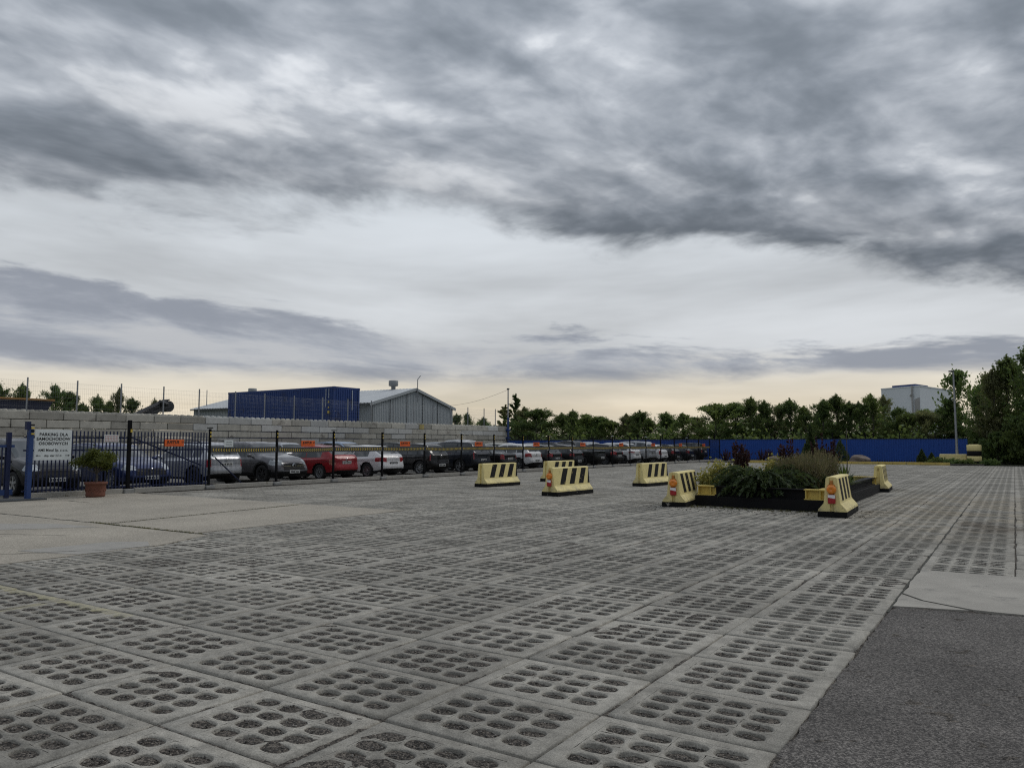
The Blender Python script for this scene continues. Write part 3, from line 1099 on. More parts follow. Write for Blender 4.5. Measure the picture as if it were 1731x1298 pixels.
# gate
gt = empty('sliding_gate', (-23.8, 10.75, 0))
tag(gt, 'open blue steel gate end with a tall square post beside the white sign', 'gate')
MB().box((-23.85, 10.78, 1.02), (.14, .13, 2.04), bev=.01).build('gate_post', M['gate_blue'], gt, world=True)
MB().box((-23.85, 10.70, 2.14), (.12, .12, .24)).build('gate_post_cap', M['bar_blue'], gt, world=True)
for k in range(4):
    MB().box((-23.775, 10.80, 2.16 - .085 * k), (.05, .075, .042)).build('reflective_mark', M['sign_yellow'] if k % 2 else M['post_black'], gt, world=True)
MB().box((-24.4, 10.45, 1.0), (.09, .12, 1.9)).build('frame_post', M['bar_blue'], gt, world=True)
MB().box((-24.35, 10.12, .93), (.07, .09, 1.66)).build('frame_post', M['bar_blue'], gt, world=True)
for z in (.22, 1.55):
    MB().box((-24.4, 10.3, z), (.08, .6, .16 if z < 1 else .07)).build('frame_rail', M['gate_blue'], gt, world=True)
for k in range(3):
    MB().box((-24.4, 10.2 + .09 * k, .9), (.03, .03, 1.3)).build('picket', M['bar_blue'], gt, world=True)
MB().box((-23.75, 10.55, 0.02), (.5, 1.2, .05)).build('floor_track', M['trim_dark'], gt, world=True)

# signs
def board(name, label, cat, yc, zc, w, h, m, x, group=None, t=.012):
    e = empty(name, (x, yc, zc))
    tag(e, label, cat, group)
    MB().box((0, 0, 0), (t, w, h), bev=.004).build('board', m, e)
    return e


sg = board('parking_sign', 'large white parking sign with five lines of black Polish text by the gate', 'sign', 11.47, 1.585, 1.05, .90, M['sign_white'], -23.95)
for s, z, sz_, wd, bd in (("PARKING DLA", .305, .122, 1.0, .003), ("SAMOCHODOW", .175, .122, 1.0, .003), ("OSOBOWYCH", .04, .122, 1.0, .003),
                          ("AMS Metal Sp. z o.o.", -.155, .104, .92, .0015), ("dop. szer 2,5 m", -.315, .088, .84, .0012)):
    text('lettering', s, sz_, M['print_black'], sg, (.009, 0, z), FACE_X, width=wd, bold=bd)
for s in (-1, 1):
    mb = MB()
    mb.box((.009, s * .405, -.315), (.003, .12, .014))
    mb.add([(.0095, s * .485, -.315), (.0095, s * .43, -.287), (.0095, s * .43, -.343)], [(0, 1, 2)])
    mb.build('arrow', M['print_black'], sg)

ords = ['first', 'second', 'third', 'fourth', 'fifth', 'sixth', 'seventh', 'eighth', 'ninth', 'tenth', 'eleventh', 'twelfth', 'thirteenth',
        'fourteenth', 'fifteenth', 'sixteenth', 'seventeenth', 'eighteenth', 'nineteenth', 'twentieth', 'twenty-first', 'twenty-second', 'twenty-third',
        'twenty-fourth', 'twenty-fifth', 'twenty-sixth', 'twenty-seventh', 'twenty-eighth', 'twenty-ninth', 'thirtieth', 'thirty-first', 'thirty-second', 'thirty-third', 'thirty-fourth', 'thirty-fifth']
where = ['on the blue picket fence', 'above the red car', 'above the black hatchback', 'above the dark blue minivan', 'above the white hatchback',
         'above the black cars', 'above the rear of a black car', 'above the silver van', 'above the white car near the end', 'at the far end of the row']
for k in range(10):
    yc = 15.70 + 6.02 * k
    zc = 1.65 - .012 * k
    e = board('banner_sign', '%s orange banner sign from the gate, %s' % (ords[k], where[k]), 'sign', yc, zc, .73, .235, M['sign_orange'], FX + .075, 'orange signs along the fence')
    text('lettering', "JUSTUS", .125, M['print_black'], e, (.009, -.05, .03), FACE_X, width=1.1, bold=.0045)
    MB().lathe([(.035, .009), (.035, .0105), (.02, .0105), (.02, .009)], 10, (0, .31, .035), 'x').build('emblem', M['print_black'], e)
    MB().box((.009, -.1, -.075), (.002, .35, .012)).build('underline', M['print_red'], e)
e = board('notice', 'small white notice with lines of print above the silver hatchback', 'notice', 17.9, 1.63, .39, .25, M['sign_white'], FX + .08)
for z in (.06, 0, -.06):
    MB().box((.008, 0, z), (.002, .26, .012)).build('printed_line', M['tape_grey'], e)
e = board('notice', 'pinkish white notice with a printed grid on the blue picket fence', 'notice', 13.48, 1.79, .48, .225, M['sign_white'], FX + .08)
for k in range(4):
    MB().box((.008, 0, .08 - .053 * k), (.002, .44, .008)).build('printed_line', M['print_red'], e)
for k in range(9):
    MB().box((.008, -.2 + .05 * k, 0), (.0016, .006, .17)).build('printed_line', M['print_red'], e)
e = board('notice', 'tiny white tag on the mesh fence beside a red tail light', 'notice', 17.32, 1.17, .09, .10, M['sign_white'], FX + .05)

# ================================================================== cars
PROFILE = {
    'hatch': dict(top=[(0, .60), (.012, .655), (.028, .685), (.12, .925), (.18, .972), (.34, 1.0), (.48, .988), (.55, .95), (.735, .675), (.78, .65), (.92, .575), (.972, .50), (1, .43)],
                  rg=(.035, .115), ws=(.565, .725), sg=(.085, .70), bp=.40, doors=((.245, .395), (.405, .66))),
    'coupe': dict(top=[(0, .60), (.012, .675), (.03, .72), (.16, .925), (.24, .975), (.36, 1.0), (.46, .985), (.53, .945), (.72, .675), (.77, .65), (.92, .575), (.972, .50), (1, .43)],
                  rg=(.04, .155), ws=(.545, .71), sg=(.16, .69), bp=.385, doors=((.0, .0), (.36, .66))),
    'mpv': dict(top=[(0, .58), (.010, .64), (.02, .67), (.065, .92), (.11, .972), (.32, 1.0), (.50, .988), (.585, .945), (.785, .655), (.83, .63), (.94, .56), (.98, .48), (1, .42)],
                rg=(.024, .062), ws=(.60, .775), sg=(.06, .75), bp=.44, doors=((.27, .435), (.445, .70))),
    'wagon': dict(top=[(0, .60), (.012, .655), (.028, .685), (.095, .92), (.14, .972), (.32, 1.0), (.50, .985), (.565, .945), (.735, .665), (.78, .64), (.93, .56), (.975, .49), (1, .43)],
                  rg=(.034, .09), ws=(.58, .725), sg=(.07, .70), bp=.43, doors=((.27, .425), (.435, .67))),
    'suv': dict(top=[(0, .58), (.012, .64), (.026, .665), (.10, .92), (.15, .972), (.32, 1.0), (.48, .99), (.55, .955), (.72, .69), (.76, .67), (.92, .605), (.972, .54), (1, .47)],
                rg=(.032, .095), ws=(.565, .71), sg=(.085, .69), bp=.40, doors=((.25, .395), (.405, .65))),
    'sedan': dict(top=[(0, .60), (.015, .66), (.10, .69), (.165, .70), (.28, .92), (.34, .975), (.44, 1.0), (.53, .985), (.585, .945), (.745, .675), (.79, .65), (.93, .575), (.975, .50), (1, .43)],
                  rg=(.175, .275), ws=(.60, .735), sg=(.25, .71), bp=.47, doors=((.30, .465), (.475, .68))),
    'pickup': dict(top=[(0, .58), (.008, .60), (.30, .60), (.325, .62), (.345, .93), (.38, .98), (.48, 1.0), (.56, .985), (.61, .945), (.735, .70), (.78, .68), (.93, .625), (.975, .56), (1, .49)],
                   rg=(.327, .343), ws=(.62, .73), sg=(.345, .71), bp=.50, doors=((.345, .495), (.505, .68))),
}
SEGN = [1, 2, 3, 5, 3, 9, 4, 6]


def catmull(P0, P1, P2, P3, t):
    t = t[None, :, None]
    P0, P1, P2, P3 = (p[:, None, :] for p in (P0, P1, P2, P3))
    tau = 0.42
    m1, m2 = tau * (P2 - P0), tau * (P3 - P1)
    return (2 * t**3 - 3 * t**2 + 1) * P1 + (t**3 - 2 * t**2 + t) * m1 + (-2 * t**3 + 3 * t**2) * P2 + (t**3 - t**2) * m2


WHEELS = {}


def wheel_meshes(r, kind):
    key = (round(r, 3), kind)
    if key in WHEELS:
        return WHEELS[key]
    w = .205
    ty = MB()
    ty.lathe([(r * .64, -w * .42), (r * .70, -w * .5), (r * .93, -w * .5), (r * .985, -w * .38), (r, -w * .2), (r, w * .2), (r * .985, w * .38),
              (r * .93, w * .5), (r * .70, w * .5), (r * .64, w * .42)], 28, axis='x')
    tme = ty.mesh('wheel', True)
    tme.materials.append(M['rubber'])
    rm = MB()
    rm.lathe([(r * .66, w * .40), (r * .64, w * .46), (r * .60, w * .44), (r * .57, w * .30), (r * .56, -w * .3)], 28, axis='x')
    rm.lathe([(0.0, w * .40), (r * .10, w * .40), (r * .15, w * .34), (r * .15, w * .2)], 12, axis='x')
    n = {'five': 5, 'ten': 10, 'seven': 7, 'steel': 9}[kind]
    for k in range(n):
        a = 2 * PI * k / n
        wd = r * (.125 if n == 5 else .085 if n == 7 else .06)
        if kind == 'steel':
            wd = r * .135
        ca_, sa_ = math.cos(a), math.sin(a)
        x0, x1 = w * .22, w * .36
        pts = []
        for rr_, ww in ((r * .10, wd * .8), (r * .60, wd)):
            for sgn in (-1, 1):
                pts.append((rr_ * ca_ - sgn * ww * sa_, rr_ * sa_ + sgn * ww * ca_))
        vs = [(x1, p[0], p[1]) for p in pts] + [(x0, p[0], p[1]) for p in pts]
        rm.add(vs, [(0, 1, 3, 2), (4, 6, 7, 5), (0, 4, 5, 1), (1, 5, 7, 3), (3, 7, 6, 2), (2, 6, 4, 0)])
    rme = rm.mesh('rim')
    rme.materials.append(M['rim_dark'] if kind == 'seven' else M['rim_silver'])
    bk = MB()
    bk.lathe([(0, -w * .1), (r * .57, -w * .1)], 20, axis='x')
    bme = bk.mesh('brake_disc')
    bme.materials.append(M['car_plastic'])
    WHEELS[key] = (tme, rme, bme)
    return WHEELS[key]


def make_car(name, label, typ, L, Wd, H, pm, loc, rz, tail=None, head=None, trim=False, rails=False, wheel='ten', emblem=None,
             plate_z=.50, plate_dark=False, grille=True, group='cars parked behind the mesh fence', lamp='tail_red', res=1.0, spoiler=False, antenna=False, cat='car'):
    pr = PROFILE[typ]
    car = empty(name, loc, rz)
    tag(car, label, cat, group)
    hw = Wd / 2
    # stations
    N = 8.0
    es = np.array([0, .1, .2, .3, .4, .5, .6, .68, .75, .81, .86, .90, .935, .96, .98])
    s_end = (1 - (1 - es**N) ** (1 / N)) / 2
    nm = int(70 * res)
    mid = np.linspace(s_end[-1], 1 - s_end[-1], nm)[1:-1]
    s = np.concatenate([s_end, mid, (1 - s_end)[::-1]])
    ee = np.clip((1 - np.abs(2 * s - 1) ** N), 0, 1) ** (1 / N)
    ee[:len(es)] = es
    ee[-len(es):] = es[::-1]
    ydense = np.linspace(0, 1, 801)
    tp = np.array(pr['top'])
    zd = np.interp(ydense, tp[:, 0], tp[:, 1])
    kern = np.hanning(19); kern /= kern.sum()
    zd = np.convolve(np.pad(zd, 9, mode='edge'), kern, 'valid')
    zt = np.interp(s, ydense, zd) * H
    taper = 1 - .055 * np.abs(2 * s - 1) ** 3
    w = hw * ee * taper
    zb = np.interp(s, [0, .08, .3, .7, .8, 1], [.635, .635, .615, .595, .58, .40]) * H
    zb = np.minimum(zb, zt - .012 * H - .03 * H * (s > .72) * np.minimum(1, (s - .72) / .1))
    zbot = np.interp(s, [0, .05, .2, .82, .95, 1], [.24, .185, .15, .15, .15, .19]) * H
    h = zt - zb
    g = np.clip(h / (.30 * H), 0, 1)
    z_ = np.zeros_like(s)
    ctrl = [
        np.stack([z_, zbot], -1),
        np.stack([.84 * w, zbot], -1),
        np.stack([.955 * w, zbot + .045 * H], -1),
        np.stack([1.0 * w, zbot + (zb - zbot) * .52], -1),
        np.stack([.992 * w, zb - .045 * H], -1),
        np.stack([.955 * w, zb], -1),
        np.stack([w * (.90 - .165 * g), zb + h * (.62 + .25 * g)], -1),
        np.stack([w * (.62 - .08 * g), zb + h * (.95 + .02 * g)], -1),
        np.stack([z_, zt], -1)]
    pts, segid, kid = [], [], []
    for i, n in enumerate(SEGN):
        p1, p2 = ctrl[i], ctrl[i + 1]
        p0 = ctrl[i - 1] if i else 2 * p1 - p2
        p3 = ctrl[i + 2] if i + 2 < len(ctrl) else p2 * np.array([-1, 1]) + (p2 - p1) * 0 if False else (ctrl[i + 2] if i + 2 < len(ctrl) else np.stack([-p1[:, 0], p1[:, 1]], -1))
        t = np.arange(n) / n
        pts.append(catmull(p0, p1, p2, p3, t))
        segid += [i] * n
        kid += list(range(n))
    pts.append(ctrl[-1][:, None, :])
    G = np.concatenate(pts, 1)                      # (S, Q, 2)
    S_, Q_ = G.shape[:2]
    Y = (s[:, None] * L) * np.ones((1, Q_))
    Z = G[:, :, 1]
    # bulging bumpers, leaning ends
    rearw = np.clip(1 - Y / .45, 0, 1) ** 1.5
    frontw = np.clip(1 - (L - Y) / .55, 0, 1) ** 1.5
    zz = Z / H
    Y = Y + rearw * (-.07 * np.exp(-((zz - .33) / .09) ** 2) + .13 * np.clip(zz - .42, 0, 1) + .10 * np.clip(.24 - zz, 0, 1) * 3)
    Y = Y - frontw * (-.07 * np.exp(-((zz - .28) / .09) ** 2) + .28 * np.clip(zz - .36, 0, 1) + .12 * np.clip(.22 - zz, 0, 1) * 3)
    X = G[:, :, 0]
    yw = (.185 * L, .805 * L) if typ not in ('mpv', 'pickup') else (.20 * L, .815 * L)
    r = .225 * H if typ not in ('suv', 'pickup') else .222 * H
    r = min(r, .38)
    ra = r * 1.17
    # snap the grid to the wheel-arch circle
    for c in yw:
        d = np.hypot(Y - c, Z - r)
        k = (np.abs(d - ra) < .028) & (X > .6 * hw) & (Z < zb[:, None])
        f = np.where(k, ra / np.maximum(d, 1e-6), 1)
        Y = c + (Y - c) * f
        Z = r + (Z - r) * f
    cx = (X[:-1, :-1] + X[1:, :-1] + X[1:, 1:] + X[:-1, 1:]) / 4
    cyy = (Y[:-1, :-1] + Y[1:, :-1] + Y[1:, 1:] + Y[:-1, 1:]) / 4
    cz = (Z[:-1, :-1] + Z[1:, :-1] + Z[1:, 1:] + Z[:-1, 1:]) / 4
    seg = np.array(segid)[None, :].repeat(S_ - 1, 0)
    kk = np.array(kid)[None, :].repeat(S_ - 1, 0)
    sc_y = ((s[:-1] + s[1:]) / 2)[:, None] * np.ones((1, Q_ - 1))
    hh = ((h[:-1] + h[1:]) / 2)[:, None] * np.ones((1, Q_ - 1))
    cls = np.full(cx.shape, 'body', dtype=object)
    ztc = ((zt[:-1] + zt[1:]) / 2)[:, None] * np.ones((1, Q_ - 1))
    zn = cz / H
    xn = cx / hw
    # doors
    for nm_, (a, b) in zip(('door_rear', 'door_front'), pr['doors']):
        cls[(seg >= 2) & (seg <= 4) & (sc_y > a) & (sc_y < b) & (zn > .21)] = nm_
    cls[(seg == 2) & (zn < .21) & (sc_y > .05) & (sc_y < .95)] = 'sill'
    if trim:
        cls[(zn < .27) & (seg >= 2)] = 'sill'
        for c in yw:
            cls[(np.hypot(cyy - c, cz - r) < ra + .07) & (cx > .7 * hw) & (seg >= 1) & (seg <= 4)] = 'sill'
    # glass
    sideglass = (seg == 5) & (kk >= 1) & (kk <= 7) & (hh > .15 * H) & (sc_y > pr['sg'][0] + .02) & (sc_y < pr['sg'][1])
    cls[sideglass & (sc_y < pr['bp'] - .006)] = 'window_rear'
    cls[sideglass & (sc_y > pr['bp'] + .006)] = 'window_front'
    lim = pr['doors'][0][0]
    if lim > 0:
        cls[sideglass & (np.abs(sc_y - lim + .015) < .007)] = 'body'
        cls[sideglass & (sc_y < lim - .022)] = 'window_quarter'
    cls[(seg >= 6) & (sc_y > pr['ws'][0]) & (sc_y < pr['ws'][1]) & ~((seg == 6) & (kk == 0))] = 'windscreen'
    cls[(seg >= 6) & (sc_y > pr['rg'][0]) & (sc_y < pr['rg'][1]) & ~((seg == 6) & (kk == 0))] = 'rear_window'
    # lights
    hz = head or (.425, .54, .54, .40)
    cls[(seg >= 2) & (cyy > L - hz[3]) & (zn > hz[0]) & (zn < hz[1]) & (xn > hz[2])] = 'headlight'
    tl = tail or (.46, .62, .66, .16)
    cls[(seg >= 2) & (seg <= 6) & (cyy < tl[3]) & (zn > tl[0]) & (zn < tl[1]) & (xn > tl[2])] = 'taillight'
    if grille:
        cls[(seg >= 2) & (cyy > L - .16) & (zn > (.315 if emblem and emblem[0] == 'f' else .35)) & (zn < .455) & (xn < .54)] = 'grille'
        cls[(seg >= 2) & (cyy > L - .16) & (zn > .17) & (zn < .27) & (xn < .62)] = 'lower_grille'
    cls[(seg >= 2) & (cyy < .12) & (zn < .235) & (sc_y < .2)] = 'lower_bumper'
    cls[seg <= 1] = 'underbody'
    arch = np.zeros(cx.shape, bool)
    for c in yw:
        arch |= (np.hypot(cyy - c, cz - r) < ra) & (cx > .55 * hw)
    cls[arch] = ''
    idx = np.arange(S_ * Q_).reshape(S_, Q_)
    quads = np.stack([idx[:-1, :-1], idx[1:, :-1], idx[1:, 1:], idx[:-1, 1:]], -1)
    Vh = np.stack([X, Y - L / 2, Z], -1).reshape(-1, 3)
    mats = dict(body=pm, door_rear=pm, door_front=pm, sill=M['car_plastic'] if trim else pm, window_rear=M['car_glass'], window_front=M['car_glass'],
                window_quarter=M['car_glass'], windscreen=M['car_glass'], rear_window=M['car_glass'], headlight=M['head_clear'], taillight=M[lamp],
                grille=M['car_plastic'], lower_grille=M['car_plastic'], lower_bumper=M['car_plastic'], underbody=M['car_plastic'])
    plain = {'door_rear': 'door', 'door_front': 'door', 'window_rear': 'side_window', 'window_front': 'side_window', 'window_quarter': 'side_window', 'headlight': 'headlight', 'taillight': 'taillight'}

    def part(c, signs, nm_):
        q = quads[cls == c]
        if len(q) == 0:
            return None
        used, inv = np.unique(q, return_inverse=True)
        inv = inv.reshape(q.shape)
        V, F, off = [], [], 0
        for sg in signs:
            v = Vh[used].copy()
            if nm_ == 'door':
                e0, c0 = np.unique(inv, return_counts=True)
                bd = e0[c0 < 4]
                ctr = v.mean(0)
                d = v[bd][:, 1:] - ctr[1:]
                v[bd, 1:] -= np.sign(d) * np.array([.012, .008]) * (np.abs(d) > .12)
            v[:, 0] *= sg
            V.append(v)
            F.append((inv if sg > 0 else inv[:, ::-1]) + off)
            off += len(v)
        V, F = np.concatenate(V), np.concatenate(F)
        me = mesh_np(nm_, V, F, True)
        bm = bmesh.new(); bm.from_mesh(me)
        bmesh.ops.remove_doubles(bm, verts=bm.verts, dist=.0004)
        bmesh.ops.recalc_face_normals(bm, faces=bm.faces) if nm_ in ('body',) else None
        bm.to_mesh(me); bm.free()
        me.polygons.foreach_set('use_smooth', np.ones(len(me.polygons), dtype=bool))
        return obj(nm_, me, mats[c], car)

    doors = []
    for c in ('body', 'sill', 'windscreen', 'rear_window', 'grille', 'lower_grille', 'lower_bumper', 'underbody'):
        part(c, (1, -1), c)
    for c in plain:
        for sg in (1, -1):
            d = part(c, (sg,), plain[c])
            if d is not None and c.startswith('door'):
                a, b = pr['doors'][0 if c == 'door_rear' else 1]
                yh = (a + .022 + (.02 if c == 'door_front' else .0)) * L - L / 2 + .06
                MB().box((sg * hw * .985, yh, zb[len(s) // 2] - .055 * H), (.035, .17, .03), bev=.008).build('handle', pm, d)
    # wheels and arches
    mb = MB()
    for c in yw:
        for sg in (1, -1):
            V, F = [], []
            n = 14
            for k in range(n + 1):
                a = -.12 * PI + 1.24 * PI * k / n
                V += [(sg * hw * .975, c - L / 2 + ra * math.cos(a), r + ra * math.sin(a)), (sg * hw * .60, c - L / 2 + ra * math.cos(a), r + ra * math.sin(a))]
                if k:
                    F.append((2 * k - 2, 2 * k, 2 * k + 1, 2 * k - 1))
            F.append(tuple(2 * k + 1 for k in range(n + 1)))
            MB().add(V, F).build('wheel_arch_liner', M['car_plastic'], car)
    tme, rme, bme = wheel_meshes(r, wheel)
    for c in yw:
        for sg in (1, -1):
            o = obj('wheel', tme, None, car)
            o.location = (sg * (hw * .965 - .11), c - L / 2, r)
            o.rotation_euler = (rnd.uniform(0, 6), 0, 0) if sg > 0 else (rnd.uniform(0, 6), 0, PI)
            obj('rim', rme, None, o)
            obj('brake_disc', bme, None, o)
    # mirrors
    ym = (pr['ws'][1] - .045) * L - L / 2
    for sg in (1, -1):
        mb = MB()
        mb.box((sg * (hw + .085), ym, .655 * H), (.20, .10, .135), bev=.035)
        mb.box((sg * (hw - .03), ym + .01, .625 * H), (.10, .06, .05), bev=.01)
        mb.build('mirror', pm, car, True)
    # plates
    pmn = M['plate_dark'] if plate_dark else M['plate_white']
    def yend(zq, rear):
        k = np.argmin(np.abs(Z[0] - zq)) if rear else np.argmin(np.abs(Z[-1] - zq))
        return (Y[0, k] if rear else Y[-1, k]) - L / 2
    yr, yfr = yend(plate_z * H, True), yend(.27 * H, False)
    for yy_, z0, sg in ((yr - .012, plate_z * H, -1), (yfr + .012, .27 * H, 1)):
        p = MB().box((0, yy_, z0), (.54, .02, .13), bev=.006).build('number_plate', pmn, car)
        mb = MB()
        for k in range(7):
            mb.box((-.19 + .06 * k + (.03 if k > 2 else 0), yy_ + sg * .0105, z0), (.032, .003, .075))
        mb.build('plate_characters', M['print_black'] if not plate_dark else M['plate_white'], p)
    if emblem:
        ye = yend(.42 * H, False) if emblem[0] == 'f' else yend(.56 * H, True)
        sg = 1 if emblem[0] == 'f' else -1
        ze = (.415 if emblem[0] == 'f' else .585) * H
        ye += sg * (.03 if emblem[0] == 'f' else .04)
        mb = MB()
        if emblem[1] == 'diamond':
            o_, i_ = .115, .05
            for a in range(4):
                b = (a + 1) % 4
                d = [(0, o_ * 1.35), (o_, 0), (0, -o_ * 1.35), (-o_, 0)]
                e_ = [(0, i_ * 1.5), (i_, 0), (0, -i_ * 1.5), (-i_, 0)]
                mb.add([(d[a][0], ye, ze + d[a][1]), (d[b][0], ye, ze + d[b][1]), (e_[b][0], ye + sg * .02, ze + e_[b][1]), (e_[a][0], ye + sg * .02, ze + e_[a][1])], [(0, 1, 2, 3)])
        else:
            rr_ = .085
            for k in range(16):
                a0, a1 = 2 * PI * k / 16, 2 * PI * (k + 1) / 16
                mb.add([(rr_ * math.cos(a0), ye, ze + rr_ * math.sin(a0)), (rr_ * math.cos(a1), ye, ze + rr_ * math.sin(a1)),
                        (rr_ * .78 * math.cos(a1), ye + sg * .012, ze + rr_ * .78 * math.sin(a1)), (rr_ * .78 * math.cos(a0), ye + sg * .012, ze + rr_ * .78 * math.sin(a0))], [(0, 1, 2, 3)])
            if emblem[1] == 'vw':
                zz_ = [(-.055, .045), (-.02, -.06), (0, -.005), (.02, -.06), (.055, .045)]
                for (x0, z0), (x1, z1) in zip(zz_[:-1], zz_[1:]):
                    mb.tube((x0, ye + sg * .008, ze + z0), (x1, ye + sg * .008, ze + z1), .007, n=4)
            else:
                mb.tube((-.05, ye + sg * .008, ze - .02), (.05, ye + sg * .008, ze + .02), .010, n=4)
        mb.build('emblem', M['chrome'], car)
        if emblem[0] == 'f':
            # chrome strip following the grille
            mb = MB()
            mb.box((-.34, ye - .02, ze - .01), (.42, .02, .025))
            mb.box((.34, ye - .02, ze - .01), (.42, .02, .025))
            mb.build('grille_bar', M['chrome'], car)
    if rails:
        for sg in (1, -1):
            mb = MB()
            ys_ = np.linspace(.16, .50, 9) * L
            xr_ = hw * .70
            prev = None
            for k, y0 in enumerate(ys_):
                z0 = np.interp(y0 / L, s, zt) + (.045 if 0 < k < 8 else -.01)
                q = (sg * xr_, y0 - L / 2, z0)
                if prev:
                    mb.tube(prev, q, .018, n=6)
                prev = q
            mb.build('roof_rail', M['car_plastic'], car)
    if spoiler:
        y0 = (pr['rg'][1] + .012) * L
        MB().box((0, y0 - L / 2 - .06, np.interp(y0 / L, s, zt) + .0), (hw * 1.25, .2, .035), bev=.012).build('spoiler', pm, car)
    if antenna:
        y0 = .22 * L
        MB().tube((.1, y0 - L / 2, .98 * H), (.1, y0 - L / 2 - .22, .98 * H + .28), .008, n=4).build('antenna', M['car_plastic'], car)
    # wiper
    if pr['rg'][0] < .1:
        zg = np.interp(pr['rg'][0], s, zt)
        MB().tube((0, pr['rg'][0] * L - L / 2 - .01, zg + .02), (.32, pr['rg'][0] * L - L / 2 + .02, zg + .07), .012, n=4).build('wiper', M['car_plastic'], car)
    return car


BLACK = paint('black', (0.008, 0.008, 0.009), .2)
BLACK2 = paint('black_green', (0.010, 0.012, 0.011), .3)
NAVY = paint('navy', (0.018, 0.022, 0.032), .4)
BLUE = paint('blue', (0.016, 0.030, 0.105), .35)
SILVER = paint('silver', (0.40, 0.41, 0.43), .5)
GREY = paint('grey', (0.125, 0.122, 0.132), .5)
RED = paint('red', (0.30, 0.012, 0.018), .05)
WHITE = paint('white', (0.76, 0.76, 0.76), 0.0)
ICE = paint('ice_blue', (0.38, 0.46, 0.58), .3)
PALE = paint('pale_silver', (0.44, 0.455, 0.475), .4)
CREAM = paint('cream', (0.60, 0.585, 0.52), 0.0)
DRED = paint('dark_red', (0.16, 0.02, 0.022), .2)
K = 1.10
FACE_FENCE, BACK_FENCE = -PI / 2, PI / 2      # nose towards / away from the mesh fence


def front_row(name, label, typ, yc, L, Wd, H, pm, nose, gap=.75, **kw):
    L, Wd, H = L * K, Wd * K, H * K
    return make_car(name, label, typ, L, Wd, H, pm, (FX - gap - L / 2, yc, 0.0), FACE_FENCE if nose else BACK_FENCE, **kw)


front_row('parked_car', 'black people carrier facing the blue pickets, cut off by the left edge', 'mpv', 12.25, 4.3, 1.75, 1.66, BLACK, True, wheel='five', head=(.43, .53, .52, .38))
front_row('parked_car', 'dark blue estate car with roof rails, nose behind the blue pickets', 'wagon', 15.40, 4.5, 1.77, 1.52, BLUE, True, rails=True, wheel='ten', emblem=('f', 'vw'))
front_row('parked_car', 'silver hatchback with roof rails and plastic bumper band, rear to the fence', 'hatch', 18.55, 4.0, 1.66, 1.56, SILVER, False, rails=True, wheel='seven',
          tail=(.44, .60, .72, .15), plate_z=.49, gap=.9, emblem=('r', 'bar'))
front_row('parked_car', 'grey crossover with a chrome diamond badge, nose to the fence', 'suv', 21.70, 4.12, 1.78, 1.58, GREY, True, trim=True, wheel='seven', head=(.43, .55, .52, .50), emblem=('f', 'diamond'))
front_row('parked_car', 'red hatchback with steel wheel covers, rear to the fence', 'coupe', 24.75, 4.1, 1.70, 1.43, RED, False, wheel='steel', tail=(.44, .60, .74, .26), plate_z=.50, emblem=('r', 'bar'), lamp='tail_amber')
front_row('parked_car', 'sporty white hatchback with wide red lights beside the red car', 'coupe', 27.85, 4.3, 1.80, 1.43, WHITE, False, wheel='ten', tail=(.49, .62, .48, .34), plate_z=.44, plate_dark=True, spoiler=True)
front_row('parked_car', 'small black hatchback with tall red lights right of the sporty white car', 'hatch', 31.55, 3.75, 1.66, 1.52, BLACK, False, wheel='ten', tail=(.47, .70, .80, .14), plate_z=.31, emblem=('r', 'bar'))
front_row('parked_car', 'dark blue minivan with a chrome tailgate strip, behind the first striped barrier', 'mpv', 35.35, 4.45, 1.80, 1.62, NAVY, False, wheel='five', tail=(.44, .66, .76, .12), plate_z=.40)
front_row('parked_car', 'black saloon between the dark minivan and the white hatchback', 'sedan', 38.15, 4.4, 1.74, 1.45, BLACK, False, wheel='ten', tail=(.46, .62, .66, .2), plate_z=.47)
front_row('parked_car', 'rounded white hatchback behind the pair of striped barriers', 'hatch', 41.15, 3.95, 1.72, 1.50, WHITE, False, wheel='ten', tail=(.49, .63, .60, .3), plate_z=.36, emblem=('r', 'bar'))
front_row('parked_car', 'black hatchback just right of the rounded white hatchback', 'hatch', 43.75, 4.0, 1.72, 1.45, BLACK, False, tail=(.50, .62, .58, .25), plate_z=.42)
front_row('parked_car', 'charcoal hatchback with a plate low in its bumper', 'hatch', 46.75, 4.2, 1.78, 1.47, paint('charcoal', (.022, .023, .025), .4), False, tail=(.50, .60, .66, .25), plate_z=.28)
front_row('parked_car', 'black pickup truck with a boxy rear bumper in the parking row', 'pickup', 50.25, 4.9, 1.82, 1.72, BLACK2, False, trim=True, wheel='seven', tail=(.42, .56, .80, .1), plate_z=.33, cat='pickup')
front_row('parked_car', 'black hatchback with a bright red light beside the white crossover', 'hatch', 53.3, 4.1, 1.75, 1.50, BLACK, False, tail=(.49, .63, .55, .3), plate_z=.45)
front_row('parked_car', 'white crossover with slim dark red lights in the far half of the row', 'suv', 56.55, 4.3, 1.80, 1.58, WHITE, False, trim=False, wheel='seven', tail=(.53, .58, .45, .4), plate_z=.44, plate_dark=True)
front_row('parked_car', 'silver boxy van with upright rear and dark plate', 'mpv', 59.75, 4.3, 1.76, 1.72, PALE, False, tail=(.46, .58, .82, .1), plate_z=.48, plate_dark=True)
front_row('parked_car', 'white hatchback with one tall red light, half hidden by the silver van', 'hatch', 62.35, 3.9, 1.70, 1.48, WHITE, False, tail=(.44, .66, .74, .2), plate_z=.36)
front_row('parked_car', 'black estate with bright wheel covers near the end of the row', 'wagon', 65.3, 4.5, 1.76, 1.48, BLACK, False, wheel='steel', tail=(.48, .62, .6, .3), plate_z=.30)
